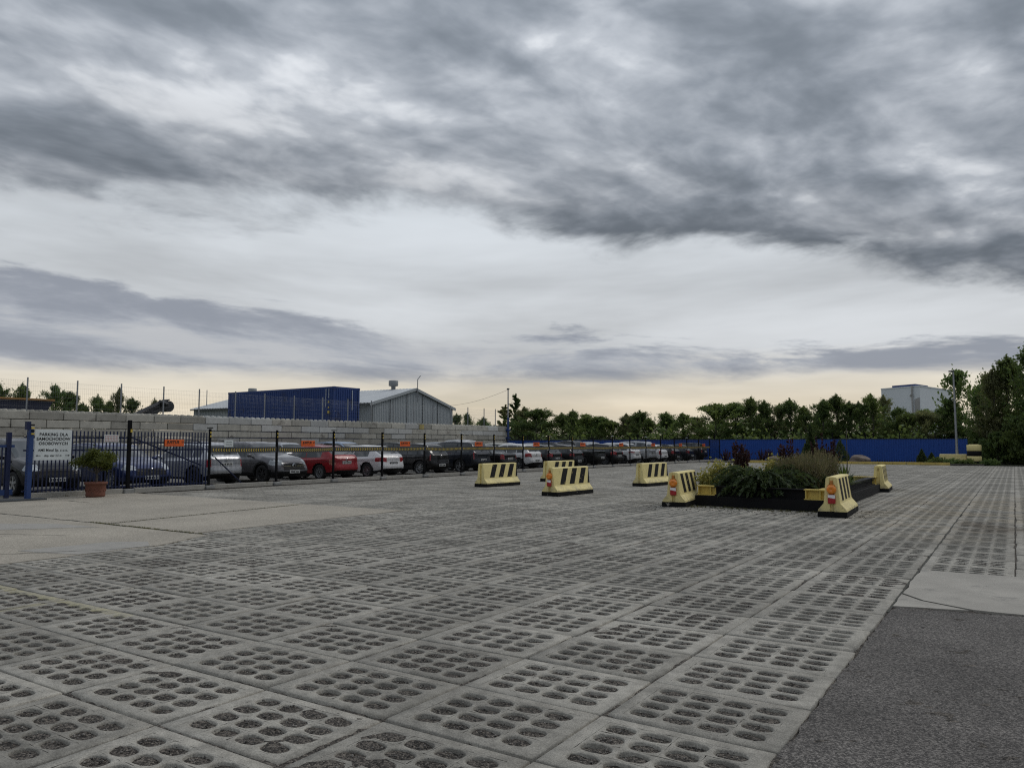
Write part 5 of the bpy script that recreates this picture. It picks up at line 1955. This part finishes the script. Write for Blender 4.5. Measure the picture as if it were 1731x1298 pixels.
def container(name, label, a, b, z, H_, Wc, m, marks):
    """a = near corner, b = other end of the long side facing the camera"""
    a, b = Vector(a), Vector(b)
    d = b - a
    L_ = d.length
    rz = math.atan2(d.y, d.x)
    e = empty(name, (a.x, a.y, z), rz)          # local x along the long side; +y away on the left
    tag(e, label, 'container')
    sgn = -1
    V, F = corrugated(L_ - .3, H_ - .34, .28, .04)
    o = obj('side_wall', mesh_np('side_wall', V, F), m, e)
    o.location = (.15, sgn * .0, .17)
    o.scale = (1, -1, 1)
    o = obj('side_wall', mesh_np('side_wall', V, F), m, e)
    o.location = (.15, sgn * Wc, .17)
    V, F = corrugated(Wc - .2, H_ - .34, .25, .04)
    for xx in (0.02, L_ - .02):
        o = obj('end_wall', mesh_np('end_wall', V, F), m, e)
        o.location = (xx, -.1 if xx < 1 else -.1, .17)
        o.rotation_euler = (0, 0, -PI / 2)
        if xx > 1:
            o.scale = (1, -1, 1)
    for yy in (-.03, -Wc + .03):
        for zz in (.085, H_ - .085):
            MB().box((L_ / 2, yy, zz), (L_ - .2, .12, .17)).build('rail', m, e)
        for xx in (.08, L_ - .08):
            MB().box((xx, yy, H_ / 2), (.17, .17, H_ - .012)).build('corner_post', m, e)
            for zz in (.09, H_ - .09):
                MB().box((xx, yy, zz), (.21, .21, .19)).build('corner_casting', m, e)
    for xx in (.06, L_ - .06):
        for zz in (.085, H_ - .085):
            MB().box((xx, -Wc / 2, zz), (.13, Wc - .26, .166)).build('end_rail', m, e)
    MB().box((L_ / 2, -Wc / 2, H_ - .06), (L_ - .25, Wc - .2, .05)).build('roof', m, e)
    MB().box((L_ / 2, -Wc / 2, .06), (L_ - .25, Wc - .2, .05)).build('floor', m, e)
    if marks:
        for k, (x_, z_, w_, h_) in enumerate([(.95, 2.1, .05, 1.5), (.60, 2.45, .05, .75), (.62, 1.75, .16, .13), (.62, 1.30, .16, .13), (.62, .92, .22, .2)]):
            MB().box((x_, .062, z_), (w_, .01, h_)).build('stencil', M['sign_white'] if k < 2 else M['sign_yellow'], e)
        MB().box((-.045, -Wc * .70, 1.95), (.01, .05, 1.7)).build('stencil', M['sign_white'], e)
    return e


Dc = 62.5
na, nb_ = cam_pt(-.234 * Dc, Dc), cam_pt(-.4198 * Dc, 1.125 * Dc)
container('shipping_container', 'dark blue shipping container rising above the block wall', na, nb_, 3.35, 3.02, 2.8, M['container_blue'], True)
container('shipping_container', 'lower blue container carrying the visible one, mostly hidden by the wall', na, nb_, .0, 3.33, 2.8, M['container_blue'], False)

# warehouse
Dl = 82.0
gl, gr = Vector(cam_pt(-.1844 * Dl, Dl)), Vector(cam_pt(-.092 * Dl, 1.153 * Dl))
gd = (gr - gl)
GW = gd.length
wrz = math.atan2(gd.y, gd.x)
wh = empty('warehouse', (gl.x, gl.y, 0), wrz)      # local x along the gable, local y back along the hall
tag(wh, 'grey metal warehouse with a low gable roof behind the block wall', 'warehouse')
WL = 30.0
eL = eR = 1.6 + 71 / 1285 * Dl
rdg = 1.6 + 93.4 / 1285 * Dl * 1.079
rx = GW * .50
# gable: vertical cladding ribs, each board its own height
rib = .30
n = int(GW / rib)
mbs = MB()
panels = []
def roof_z(x):
    return eL + (rdg - eL) * (x / rx if x < rx else (GW - x) / (GW - rx))
npan = 5
for p in range(npan):
    x0p, x1p = GW * p / npan, GW * (p + 1) / npan
    V, F = [], []
    xs_, ys_ = [], []
    nr = int(round((x1p - x0p) / rib))
    pt = (x1p - x0p) / nr
    for i in range(nr):
        for u, d in ((0, 0), (.35, 0), (.42, 1), (.85, 1), (.93, 0)):
            xs_.append(x0p + (i + u) * pt); ys_.append(-.045 * d)
    xs_.append(x1p); ys_.append(0)
    if p < npan / 2 < p + 1:
        pass
    m = len(xs_)
    V = [(x, y, 0) for x, y in zip(xs_, ys_)] + [(x, y, roof_z(x) - .05) for x, y in zip(xs_, ys_)]
    F = [(i, i + 1, m + i + 1, m + i) for i in range(m - 1)]
    obj('gable_panel', mesh_np('gable_panel', V, F), M['cladding_grey'], wh)
for p in range(1, npan):
    MB().box((GW * p / npan, -.06, roof_z(GW * p / npan) / 2 - .1), (.07, .05, roof_z(GW * p / npan) - .3)).build('panel_joint', M['trim_dark'], wh)
for xx in (0, GW):
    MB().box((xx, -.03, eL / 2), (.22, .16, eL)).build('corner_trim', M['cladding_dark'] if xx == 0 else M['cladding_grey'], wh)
ov = .55
for side in (0, 1):
    xa, za = (-ov, roof_z(0) - (rdg - eL) / rx * ov) if side == 0 else (GW + ov, roof_z(GW) - (rdg - eL) / rx * ov)
    # ribbed roof sheets
    nr = 60
    V, F = [], []
    for k in range(nr + 1):
        for u, d in ((0, 0), (.5, 0), (.6, 1), (.9, 1)):
            yy = -.25 + (WL + .5) * (k + u) / (nr + 1)
            V += [(rx, yy, rdg + .06 + .035 * d), (xa, yy, za + .06 + .035 * d)]
    m = len(V) // 2
    F = [(2 * i, 2 * i + 1, 2 * i + 3, 2 * i + 2) for i in range(m - 1)]
    obj('roof_sheet', mesh_np('roof_sheet', V, F), M['roof_grey'], wh)
    # fascia along the rake
    mb = MB()
    mb.add([(rx, -.30, rdg + .10), (xa, -.30, za + .10), (xa, -.30, za - .22), (rx, -.30, rdg - .22),
            (rx, -.22, rdg + .10), (xa, -.22, za + .10), (xa, -.22, za - .22), (rx, -.22, rdg - .22)],
           [(0, 1, 2, 3), (7, 6, 5, 4), (0, 4, 5, 1), (3, 2, 6, 7), (1, 5, 6, 2), (0, 3, 7, 4)])
    mb.build('fascia', M['cladding_grey'], wh)
    MB().box((xa, WL / 2, za - .05), (.14, WL, .14)).build('gutter', M['trim_dark'], wh)
V, F = corrugated(WL, eL, .30, .045)
o = obj('side_cladding', mesh_np('side_cladding', V, F), M['cladding_grey'], wh)
o.rotation_euler = (0, 0, PI / 2)
o.scale = (1, -1, 1)
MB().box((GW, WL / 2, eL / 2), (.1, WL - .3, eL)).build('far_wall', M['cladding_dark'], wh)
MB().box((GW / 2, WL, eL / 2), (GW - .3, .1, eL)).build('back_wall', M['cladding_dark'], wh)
# dark loading bay at the front of the long side
MB().box((-.10, 3.2, eL / 2 - .3), (.12, 2.2, eL - .6)).build('loading_bay', M['machine_dark'], wh)
MB().box((-.9, 3.4, eL - .55), (1.9, 3.4, .22)).build('canopy', M['trim_dark'], wh)
for k, yy in enumerate((3.2, WL - 2.2)):
    MB().lathe([(.26, 0), (.26, .45), (.52, .51), (.56, .58), (.56, 1.10), (.50, 1.16), (0, 1.18)], 20, (rx, yy, rdg - .05)).build('roof_vent', M['vent_grey'], wh, True)
MB().tube((rx + .1, -.35, rdg - 1.6), (rx + .1, -.35, rdg + 1.1), .05, n=8).build('mast', M['galvanised'], wh)
MB().tube((rx + .1, -.35, rdg + 1.1), (rx + .38, -.55, rdg + 1.55), .045, n=8).build('mast_tip', M['galvanised'], wh)
MB().tube((rx * .2, WL - .5, rdg - 1.5), (rx * .2, WL - .5, rdg + .6), .05, n=8).build('mast', M['galvanised'], wh)

# belt conveyor head poking above the wall
cv = empty('conveyor', (-46, 28, 0))
tag(cv, 'dark belt conveyor head poking above the block wall', 'conveyor')
MB().tube((-46.4, 28.85, 4.05), (-45.6, 28.85, 4.05), .36, n=18).build('head_drum', M['machine_dark'], cv, world=True)
for xx in (-46.45, -45.55):
    o = MB().box((0, 0, 0), (.06, 4.2, .22)).build('side_beam', M['machine_dark'], cv)
    o.location = Vector((xx, 27.2, 3.30)) - cv.location
    o.rotation_euler = (R(26), 0, 0)
for z_ in (.40, -.22):
    o = MB().box((0, 0, 0), (.8, 4.0, .05)).build('belt', M['rubber'], cv)
    o.location = Vector((-46, 27.1, 3.42 + z_ * .5)) - cv.location
    o.rotation_euler = (R(26), 0, 0)
MB().tube((-45.5, 28.1, 4.32), (-45.5, 28.65, 4.16), .13, n=12).build('motor', M['machine_dark'], cv, world=True)
MB().box((-46, 25.8, 1.3), (.5, .3, 2.6)).build('support_leg', M['machine_dark'], cv, world=True)

# tipper skip at the far left
sk = empty('tipper_body', (-46, 18, 0))
tag(sk, 'dark tipper body with an orange rim above the wall at the left edge', 'skip')
mb = MB()
mb.add([(-47.2, 15.0, 2.5), (-47.2, 20.6, 2.5), (-47.2, 21.35, 4.02), (-47.2, 15.0, 4.02), (-44.8, 15.0, 2.5), (-44.8, 20.6, 2.5), (-44.8, 21.35, 4.02), (-44.8, 15.0, 4.02)],
       [(0, 1, 2, 3), (7, 6, 5, 4), (0, 4, 5, 1), (1, 5, 6, 2), (3, 7, 4, 0), (2, 6, 7, 3)])
mb.build('bin', M['skip_blue'], sk, world=True)
MB().box((-44.78, 18.2, 4.06), (.10, 6.4, .10)).build('rim', M['rim_orange'], sk, world=True)
MB().box((-46.0, 21.36, 4.06), (2.5, .10, .10)).build('rim', M['rim_orange'], sk, world=True)
for yy in (16.5, 19.5):
    MB().box((-46, yy, 1.25), (2.0, .6, 2.5)).build('chassis', M['machine_dark'], sk, world=True)

# pale industrial tower block far right
tw = empty('factory_block', (0, 0, 0))
tag(tw, 'pale windowless factory block with a dark blue roof unit above the trees', 'building')
D0 = 150.0
pn_, pl_, pr_ = cam_pt(691.2 / 1285 * D0, D0), cam_pt((1491 - 865.5) / 1285 * D0 * 1.056, D0 * 1.056), cam_pt((1611.5 - 865.5) / 1285 * D0 * 1.085, D0 * 1.085)
zt_ = 1.6 + 98.7 / 1285 * D0
far_ = (pl_[0] + pr_[0] - pn_[0], pl_[1] + pr_[1] - pn_[1])
quad = [pn_, pr_, far_, pl_]
for (a, b), nm in zip(zip(quad, quad[1:] + quad[:1]), ('wall', 'wall', 'wall', 'wall')):
    V = [(a[0], a[1], 0), (b[0], b[1], 0), (b[0], b[1], zt_), (a[0], a[1], zt_)]
    obj(nm, mesh_np(nm, V, [(0, 1, 2, 3)]), M['facade_white'], tw)
obj('roof', mesh_np('roof', [(x, y, zt_ - .05) for x, y in quad], [(0, 1, 2, 3)]), M['roof_grey'], tw)
def lerp2(a, b, t):
    return (a[0] + (b[0] - a[0]) * t, a[1] + (b[1] - a[1]) * t)
base4 = [lerp2(pn_, far_, .06), None, None, None]
u_, v_ = Vector((pr_[0] - pn_[0], pr_[1] - pn_[1])), Vector((pl_[0] - pn_[0], pl_[1] - pn_[1]))
def inq(a, b):
    return (pn_[0] + u_.x * a + v_.x * b, pn_[1] + u_.y * a + v_.y * b)
ru = [inq(.05, .15), inq(.42, .15), inq(.42, .75), inq(.05, .75)]
V = [(x, y, zt_ - .1) for x, y in ru] + [(x, y, zt_ + .55) for x, y in ru]
obj('roof_unit', mesh_np('roof_unit', V, [(0, 1, 5, 4), (1, 2, 6, 5), (2, 3, 7, 6), (3, 0, 4, 7), (4, 5, 6, 7)]), M['container_blue'], tw)
for a, b in zip(quad, quad[1:] + quad[:1]):
    MB().tube((a[0], a[1], zt_), (b[0], b[1], zt_), .12, n=4).build('parapet', M['facade_white'], tw)
dirv = Vector((pl_[0] - pn_[0], pl_[1] - pn_[1])).normalized()
nrm = Vector((-(dirv.y), dirv.x))
if nrm.dot(Vector(pn_)) > 0:
    nrm = -nrm
fp = Vector(pn_) + dirv * 1.6 + nrm * .25
MB().tube((fp.x, fp.y, 3), (fp.x, fp.y, zt_ + .2), .16, n=8).build('flue', M['facade_stain'], tw)
MB().tube((fp.x, fp.y, zt_ - 1.6), (fp.x + dirv.x * .35, fp.y + dirv.y * .35, zt_ - 1.9), .26, n=8).build('flue_box', M['facade_stain'], tw)
q0, q1 = Vector(pn_) + dirv * .1 + nrm * .03, Vector(pn_) + dirv * 1.3 + nrm * .03
obj('soot_stain', mesh_np('soot_stain', [(q0.x, q0.y, zt_ - 6), (q1.x, q1.y, zt_ - 6), (q1.x, q1.y, zt_ - 2.6), (q0.x, q0.y, zt_ - 2.2)], [(0, 1, 2, 3)]), M['facade_stain'], tw)

# ================================================================== trees
def tree_meshes(kind, seed, H_, R_, n, leaf):
    """unit builder: returns (trunk mesh, crown mesh) for a tree of height H_ and crown radius R_"""
    g = np.random.default_rng(seed)
    segs = []
    bend = g.normal(0, .03 * H_, 2)
    def axis(z):
        t = z / H_
        return np.array([bend[0] * t * t, bend[1] * t * t, z])
    r0 = .018 * H_ + .02
    K_ = 7
    for k in range(K_):
        z0, z1 = H_ * .95 * k / K_, H_ * .95 * (k + 1) / K_
        segs.append((axis(z0), axis(z1), r0 * (1 - .92 * k / K_), r0 * (1 - .92 * (k + 1) / K_)))
    zb_ = {'birch': .14, 'round': .12, 'poplar': .08, 'bush': .02}[kind] * H_
    def env(t):
        if kind == 'poplar':
            return np.clip(np.sin(np.clip(t, 0, 1) ** .7 * PI), 0, 1) ** .55 * .85 + .10
        if kind == 'birch':
            return (np.clip(t + .05, 0, 1) ** .35) * (1 - np.clip(t, 0, 1)) ** .72 * 1.45 + .04
        if kind == 'bush':
            return np.sqrt(np.clip(1 - t * t, 0, 1))
        return np.sin(np.clip(t * .92 + .10, 0, 1) * PI) ** .55
    nb = {'birch': 95, 'round': 80, 'poplar': 80, 'bush': 40}[kind]
    C, A = [], []
    per = n // nb
    for b in range(nb):
        t = g.uniform(0, 1) ** 1.2
        z = zb_ + (H_ - zb_) * t * .93
        a = g.uniform(0, 2 * PI)
        ln = R_ * env(t) * (g.uniform(.40, 1.0) + (g.uniform(0, .5) if g.random() < .25 else 0))
        up = {'birch': .85, 'round': .55, 'poplar': 1.1, 'bush': .5}[kind] * ln * g.uniform(.5, 1.3)
        if kind in ('birch', 'round') and t < .45:
            up *= .35
        if kind in ('birch', 'round') and t > .55:
            ln *= g.uniform(.55, .95)
            up = max(up, (H_ - z) * g.uniform(.35, .9))
        up = min(up, (H_ - z) * g.uniform(.6, 1.1)) if kind != 'poplar' else up
        p0 = axis(z)
        dirv = np.array([math.cos(a), math.sin(a), 0])
        p1 = p0 + dirv * ln * .6 + np.array([0, 0, up])
        droop = {'birch': -.12, 'round': .05, 'poplar': .5, 'bush': -.05}[kind] * ln
        p2 = p0 + dirv * ln + np.array([0, 0, up + droop])
        p2[2] = min(p2[2], H_ * g.uniform(.86, 1.0)) if p2[2] > H_ * .86 else p2[2]
        tt = np.clip(g.beta(2.2, 1.1, per), 0, 1)[:, None]
        B = (1 - tt)**2 * p0 + 2 * tt * (1 - tt) * p1 + tt**2 * p2
        sp = (.045 + .055 * tt) * R_ * (.75 if kind != 'poplar' else .9)
        off = g.normal(size=(per, 3)) * sp * g.uniform(.6, 1.3)
        off[:, 2] *= .8
        if kind == 'birch':
            off[:, 2] -= np.abs(g.normal(0, .10 * R_, per))
        C.append(B + off)
        axd = np.repeat([(0, 0, -.9 if kind == 'birch' else .25)], per, 0)
        A.append(axd)
        segs.append((p0, (p0 + p1) / 2 + (p2 - p0) * .12, r0 * .30 * (1 - .7 * t), r0 * .18 * (1 - .7 * t)))
        segs.append(((p0 + p1) / 2 + (p2 - p0) * .12, p2, r0 * .18 * (1 - .7 * t), .004))
    # loose shoots breaking the outline
    for b in range(0 if kind == 'poplar' else 55):
        t = g.uniform(.12, .98)
        z = zb_ + (H_ - zb_) * t * .9
        a = g.uniform(0, 2 * PI)
        ln = R_ * env(t) * g.uniform(.9, 1.32) * (1 if t < .7 else .7)
        p0 = axis(z) + np.array([math.cos(a), math.sin(a), 0]) * ln * .45
        p2 = axis(z) + np.array([math.cos(a) * ln, math.sin(a) * ln, (H_ - z) * g.uniform(.15, .75) if t > .4 else ln * g.uniform(-.1, .4)])
        k_ = max(14, per // 3)
        tt = g.uniform(0, 1, (k_, 1))
        C.append(p0 + (p2 - p0) * tt + g.normal(0, 1, (k_, 3)) * R_ * .045 * (1.25 - tt))
        A.append(np.repeat([p2 - p0], k_, 0))
        segs.append((p0, p2, r0 * .08, .004))
    C, A = np.concatenate(C), np.concatenate(A)
    # leader
    m = int(n * .03)
    zt_l = g.uniform(.75, 1.0, m)
    L_ = np.stack([bend[0] * zt_l**2, bend[1] * zt_l**2, zt_l * H_], -1) + g.normal(0, 1, (m, 3)) * (R_ * .22 * (1.10 - zt_l))[:, None]
    C, A = np.concatenate([C, L_]), np.concatenate([A, np.repeat([(0, 0, .5)], m, 0)])
    C[:, 2] = np.maximum(C[:, 2], .05)
    V, F = leaves(C, leaf, aspect=1.5, axis=A, jitter=.9, rng=g)
    tm = tubes(segs, 5)
    tm.name = 'trunk'
    return tm, mesh_np('crown', V, F)


LIB = {}
def lib(kind, var, mt, bark):
    key = (kind, var, mt, bark)
    if key not in LIB:
        spec = {'birch': (10., 2.3, 13000, .108), 'round': (10., 3.6, 16500, .135), 'poplar': (10., 1.15, 11000, .14), 'bush': (10., 8.0, 7000, .55)}[kind]
        tm, cm = tree_meshes(kind, 100 + 17 * var + len(kind) * 7, *spec)
        tm.materials.append(M[bark]); cm.materials.append(M[mt])
        LIB[key] = (tm, cm)
    return LIB[key]


def tree(kind, var, loc, h, w, mt, bark, label, group, rz=None, name=None):
    tm, cm = lib(kind, var, mt, bark)
    e = empty(name or {'birch': 'birch_tree', 'round': 'broadleaf_tree', 'poplar': 'poplar_tree', 'bush': 'bush'}[kind], loc, rnd.uniform(0, 6.28) if rz is None else rz)
    tag(e, label, 'tree' if kind != 'bush' else 'bush', group)
    base_w = {'birch': 2.3, 'round': 3.6, 'poplar': 1.15, 'bush': 8.0}[kind]
    for nm, me in (('trunk', tm), ('crown', cm)):
        o = obj(nm, me, None, e)
        o.scale = (w / base_w, w / base_w, h / 10.)
    return e


# the row behind the blue fence: (x, y, height, radius, kind)
row = [(-57.6, 85, 7.2, .95, 'poplar', 'leaf_grey'), (-56.0, 86, 8.3, .80, 'poplar', 'leaf_dark'), (-54.3, 85, 6.5, 1.4, 'birch', 'leaf_grey'), (-51.7, 84, 6.5, 2.6, 'round', 'leaf_dark'),
       (-48.2, 85, 6.0, 1.5, 'birch', 'leaf_birch'), (-46.2, 84, 6.3, 1.3, 'birch', 'leaf_dark'), (-44.2, 84, 5.4, 1.8, 'round', 'leaf_birch'), (-42.3, 84, 5.2, 1.5, 'round', 'leaf_dark'),
       (-40.7, 84, 4.5, 1.4, 'round', 'leaf_light'), (-39.2, 85, 5.6, 1.6, 'birch', 'leaf_grey'), (-37.3, 84, 5.95, 1.5, 'birch', 'leaf_dark'), (-35.8, 84, 4.9, 1.4, 'birch', 'leaf_birch'),
       (-33.7, 84, 5.4, 1.5, 'birch', 'leaf_dark'), (-31.7, 84, 5.3, 1.4, 'birch', 'leaf_birch'), (-29.9, 84, 4.9, 1.3, 'birch', 'leaf_grey'), (-27.6, 83, 6.0, 2.3, 'round', 'leaf_birch'),
       (-25.6, 84, 6.1, 2.2, 'round', 'leaf_dark'), (-23.8, 84, 6.9, 1.5, 'birch', 'leaf_birch'), (-22.4, 84, 6.3, 1.4, 'birch', 'leaf_dark'), (-21.2, 85, 6.1, 1.4, 'birch', 'leaf_grey'),
       (-19.8, 84, 6.5, 1.5, 'birch', 'leaf_dark'), (-18.2, 84, 5.6, 1.5, 'birch', 'leaf_birch'), (-16.6, 84, 6.4, 1.6, 'birch', 'leaf_dark'), (-15.3, 85, 6.7, 1.5, 'birch', 'leaf_birch'),
       (-14.1, 84, 6.1, 1.4, 'birch', 'leaf_dark'), (-13.0, 84, 6.3, 1.5, 'birch', 'leaf_dark'), (-11.75, 84, 6.6, 1.4, 'birch', 'leaf_birch'), (-10.9, 86, 7.0, 1.1, 'birch', 'leaf_grey'),
       (-9.6, 84, 5.3, 1.2, 'round', 'leaf_dark'), (-8.4, 83, 4.6, 1.5, 'round', 'leaf_birch'), (-7.1, 83, 5.1, 1.8, 'round', 'leaf_grey'), (-5.9, 84, 5.5, 1.4, 'birch', 'leaf_dark'), (-4.9, 84, 6.0, 1.3, 'birch', 'leaf_dark')]
adj = {'leaf_grey': 'grey green', 'leaf_dark': 'dark green', 'leaf_birch': 'mid green', 'leaf_light': 'fresh green'}
for k, (x, y, h_, r_, kind, mt) in enumerate(row):
    lab = '%s %s %s from the left in the tree row behind the blue fence' % (ords[k], adj[mt], {'birch': 'birch', 'round': 'tree', 'poplar': 'poplar'}[kind])
    tree(kind, k % 5, (x, y, -.1), h_ * rnd.uniform(.96, 1.04), r_ * rnd.uniform(1.1, 1.55), mt, 'birch_bark' if k in (17, 27) else 'bark', lab, 'trees behind the blue fence')

# tall trees closing the right side
right = [(-2.6, 79.5, 6.3, 1.4, 'birch', 'leaf_dark'), (-1.2, 78.0, 8.2, 2.0, 'birch', 'leaf_grey'), (-.4, 78.5, 9.4, 2.6, 'birch', 'leaf_birch'), (1.6, 76.5, 10.4, 2.9, 'birch', 'leaf_dark'),
         (4.6, 75.5, 11.4, 3.2, 'birch', 'leaf_dark'), (7.6, 74, 11.0, 3.2, 'birch', 'leaf_birch')]
for k, (x, y, h_, r_, kind, mt) in enumerate(right):
    tree(kind, (k + 1) % 4, (x, y, -.1), h_, r_, mt, 'bark', '%s tall %s birch right of the lamp post, counted from it' % (ords[k], adj[mt]), 'tall birches at the right edge')
for k, (x, y, h_, r_, mt) in enumerate([(-1.2, 74.2, 2.6, 1.3, 'leaf_dark'), (.6, 73.4, 3.4, 1.5, 'leaf_birch'), (2.6, 72.8, 4.0, 1.9, 'leaf_dark'), (5.4, 72.5, 4.2, 2.1, 'leaf_birch')]):
    tree('bush', k % 2, (x, y, -.1), h_, r_, mt, 'bark', '%s tangled %s bush under the tall birches, from the ring stack' % (ords[k], adj[mt]), 'bushes under the tall birches')

# trees above the block wall at the left
left = [(-58, 24.2, 5.9, 1.2, 'birch', 'leaf_dark'), (-58, 25.5, 6.0, 1.3, 'birch', 'leaf_birch'), (-59, 27.0, 4.9, 1.0, 'birch', 'leaf_dark'), (-57, 27.3, 5.9, 1.1, 'round', 'leaf_dark'), (-57, 28.3, 5.5, 1.1, 'round', 'leaf_birch'),
        (-58, 29.8, 4.8, 1.0, 'round', 'leaf_dark'), (-58, 30.9, 5.5, 1.0, 'birch', 'leaf_dark'), (-58, 31.7, 5.0, 1.0, 'round', 'leaf_birch'), (-58, 32.4, 6.1, .9, 'birch', 'leaf_grey'), (-57, 33.0, 5.3, 1.1, 'round', 'leaf_dark'),
        (-60, 36.6, 5.6, .8, 'birch', 'leaf_grey')]
for k, (x, y, h_, r_, kind, mt) in enumerate(left):
    tree(kind, (k + 2) % 4, (x, y, -.1), h_, r_, mt, 'bark', '%s %s tree from the left above the block wall' % (ords[k], adj[mt]), 'trees above the block wall')
for k, (x, y, h_, r_) in enumerate([(-60, 77.9, 5.7, 1.5), (-60, 80.6, 5.9, 1.3), (-60, 83.8, 5.4, 1.3)]):
    tree('birch', k, (x, y, -.1), h_, r_, 'leaf_dark', 'bark', '%s small tree right of the warehouse, seen over the wall' % ords[k], 'small trees by the warehouse')

# the wood behind: reads as one mass
tm, cm = lib('round', 2, 'leaf_dark', 'bark')
g = np.random.default_rng(3)
co = np.empty(len(cm.vertices) * 3, dtype=np.float32)
cm.vertices.foreach_get('co', co)
co = co.reshape(-1, 4, 3)
VV = []
for k in range(52):
    x = -64 + 76 * (k + g.uniform(-.3, .3)) / 52
    y = g.uniform(88, 97) if x < -5 else g.uniform(82, 90)
    h_ = g.uniform(4.2, 5.4) if x < -5 else g.uniform(6.5, 9)
    sub = co[g.permutation(len(co))[:4400]].copy()
    a = g.uniform(0, 6.28)
    c_, s_ = math.cos(a), math.sin(a)
    P_ = sub.copy()
    P_[:, :, 0] = (c_ * sub[:, :, 0] - s_ * sub[:, :, 1]) * .62
    P_[:, :, 1] = (s_ * sub[:, :, 0] + c_ * sub[:, :, 1]) * .62
    P_[:, :, 2] *= h_ / 10.
    ctr = P_.mean(1, keepdims=True)
    P_ = ctr + (P_ - ctr) * 1.7
    VV.append(P_ + np.array([x, y, -.2]))
# added tree ring out of the frame, darkens the horizon mirrored in the cars
ring = [(x, g.uniform(-62, -44)) for x in np.arange(-95, 60, 5.0)] + [(g.uniform(34, 44), y) for y in np.arange(-45, 80, 5.0)] + [(g.uniform(-92, -80), y) for y in np.arange(-45, 18, 5.0)]
for x, y in ring:
    sub = co[g.permutation(len(co))[:1100]].copy()
    sub *= np.array([.85, .85, g.uniform(.75, 1.0)])
    ctr = sub.mean(1, keepdims=True)
    sub = ctr + (sub - ctr) * 3.4
    VV.append(sub + np.array([x, y, -.2]))
VV = np.concatenate(VV).reshape(-1, 3)
o = obj('woodland_and_added_ring', mesh_np('woodland_and_added_ring', VV, np.arange(len(VV)).reshape(-1, 4)), M['leaf_dark'])
tag(o, kind='stuff')
# scrub along the back of the blue fence
n = 26000
C = np.stack([g.uniform(-62, 9, n), g.uniform(78.2, 83, n), np.abs(g.normal(0, 1.25, n))], -1)
C[:, 2] *= .75 + .35 * np.sin(C[:, 0] * .9) * np.sin(C[:, 0] * .37 + 1)
V, F = leaves(C, .30, aspect=1.5, rng=g)
o = obj('undergrowth', mesh_np('undergrowth', V, F), M['leaf_birch'])
tag(o, kind='stuff')
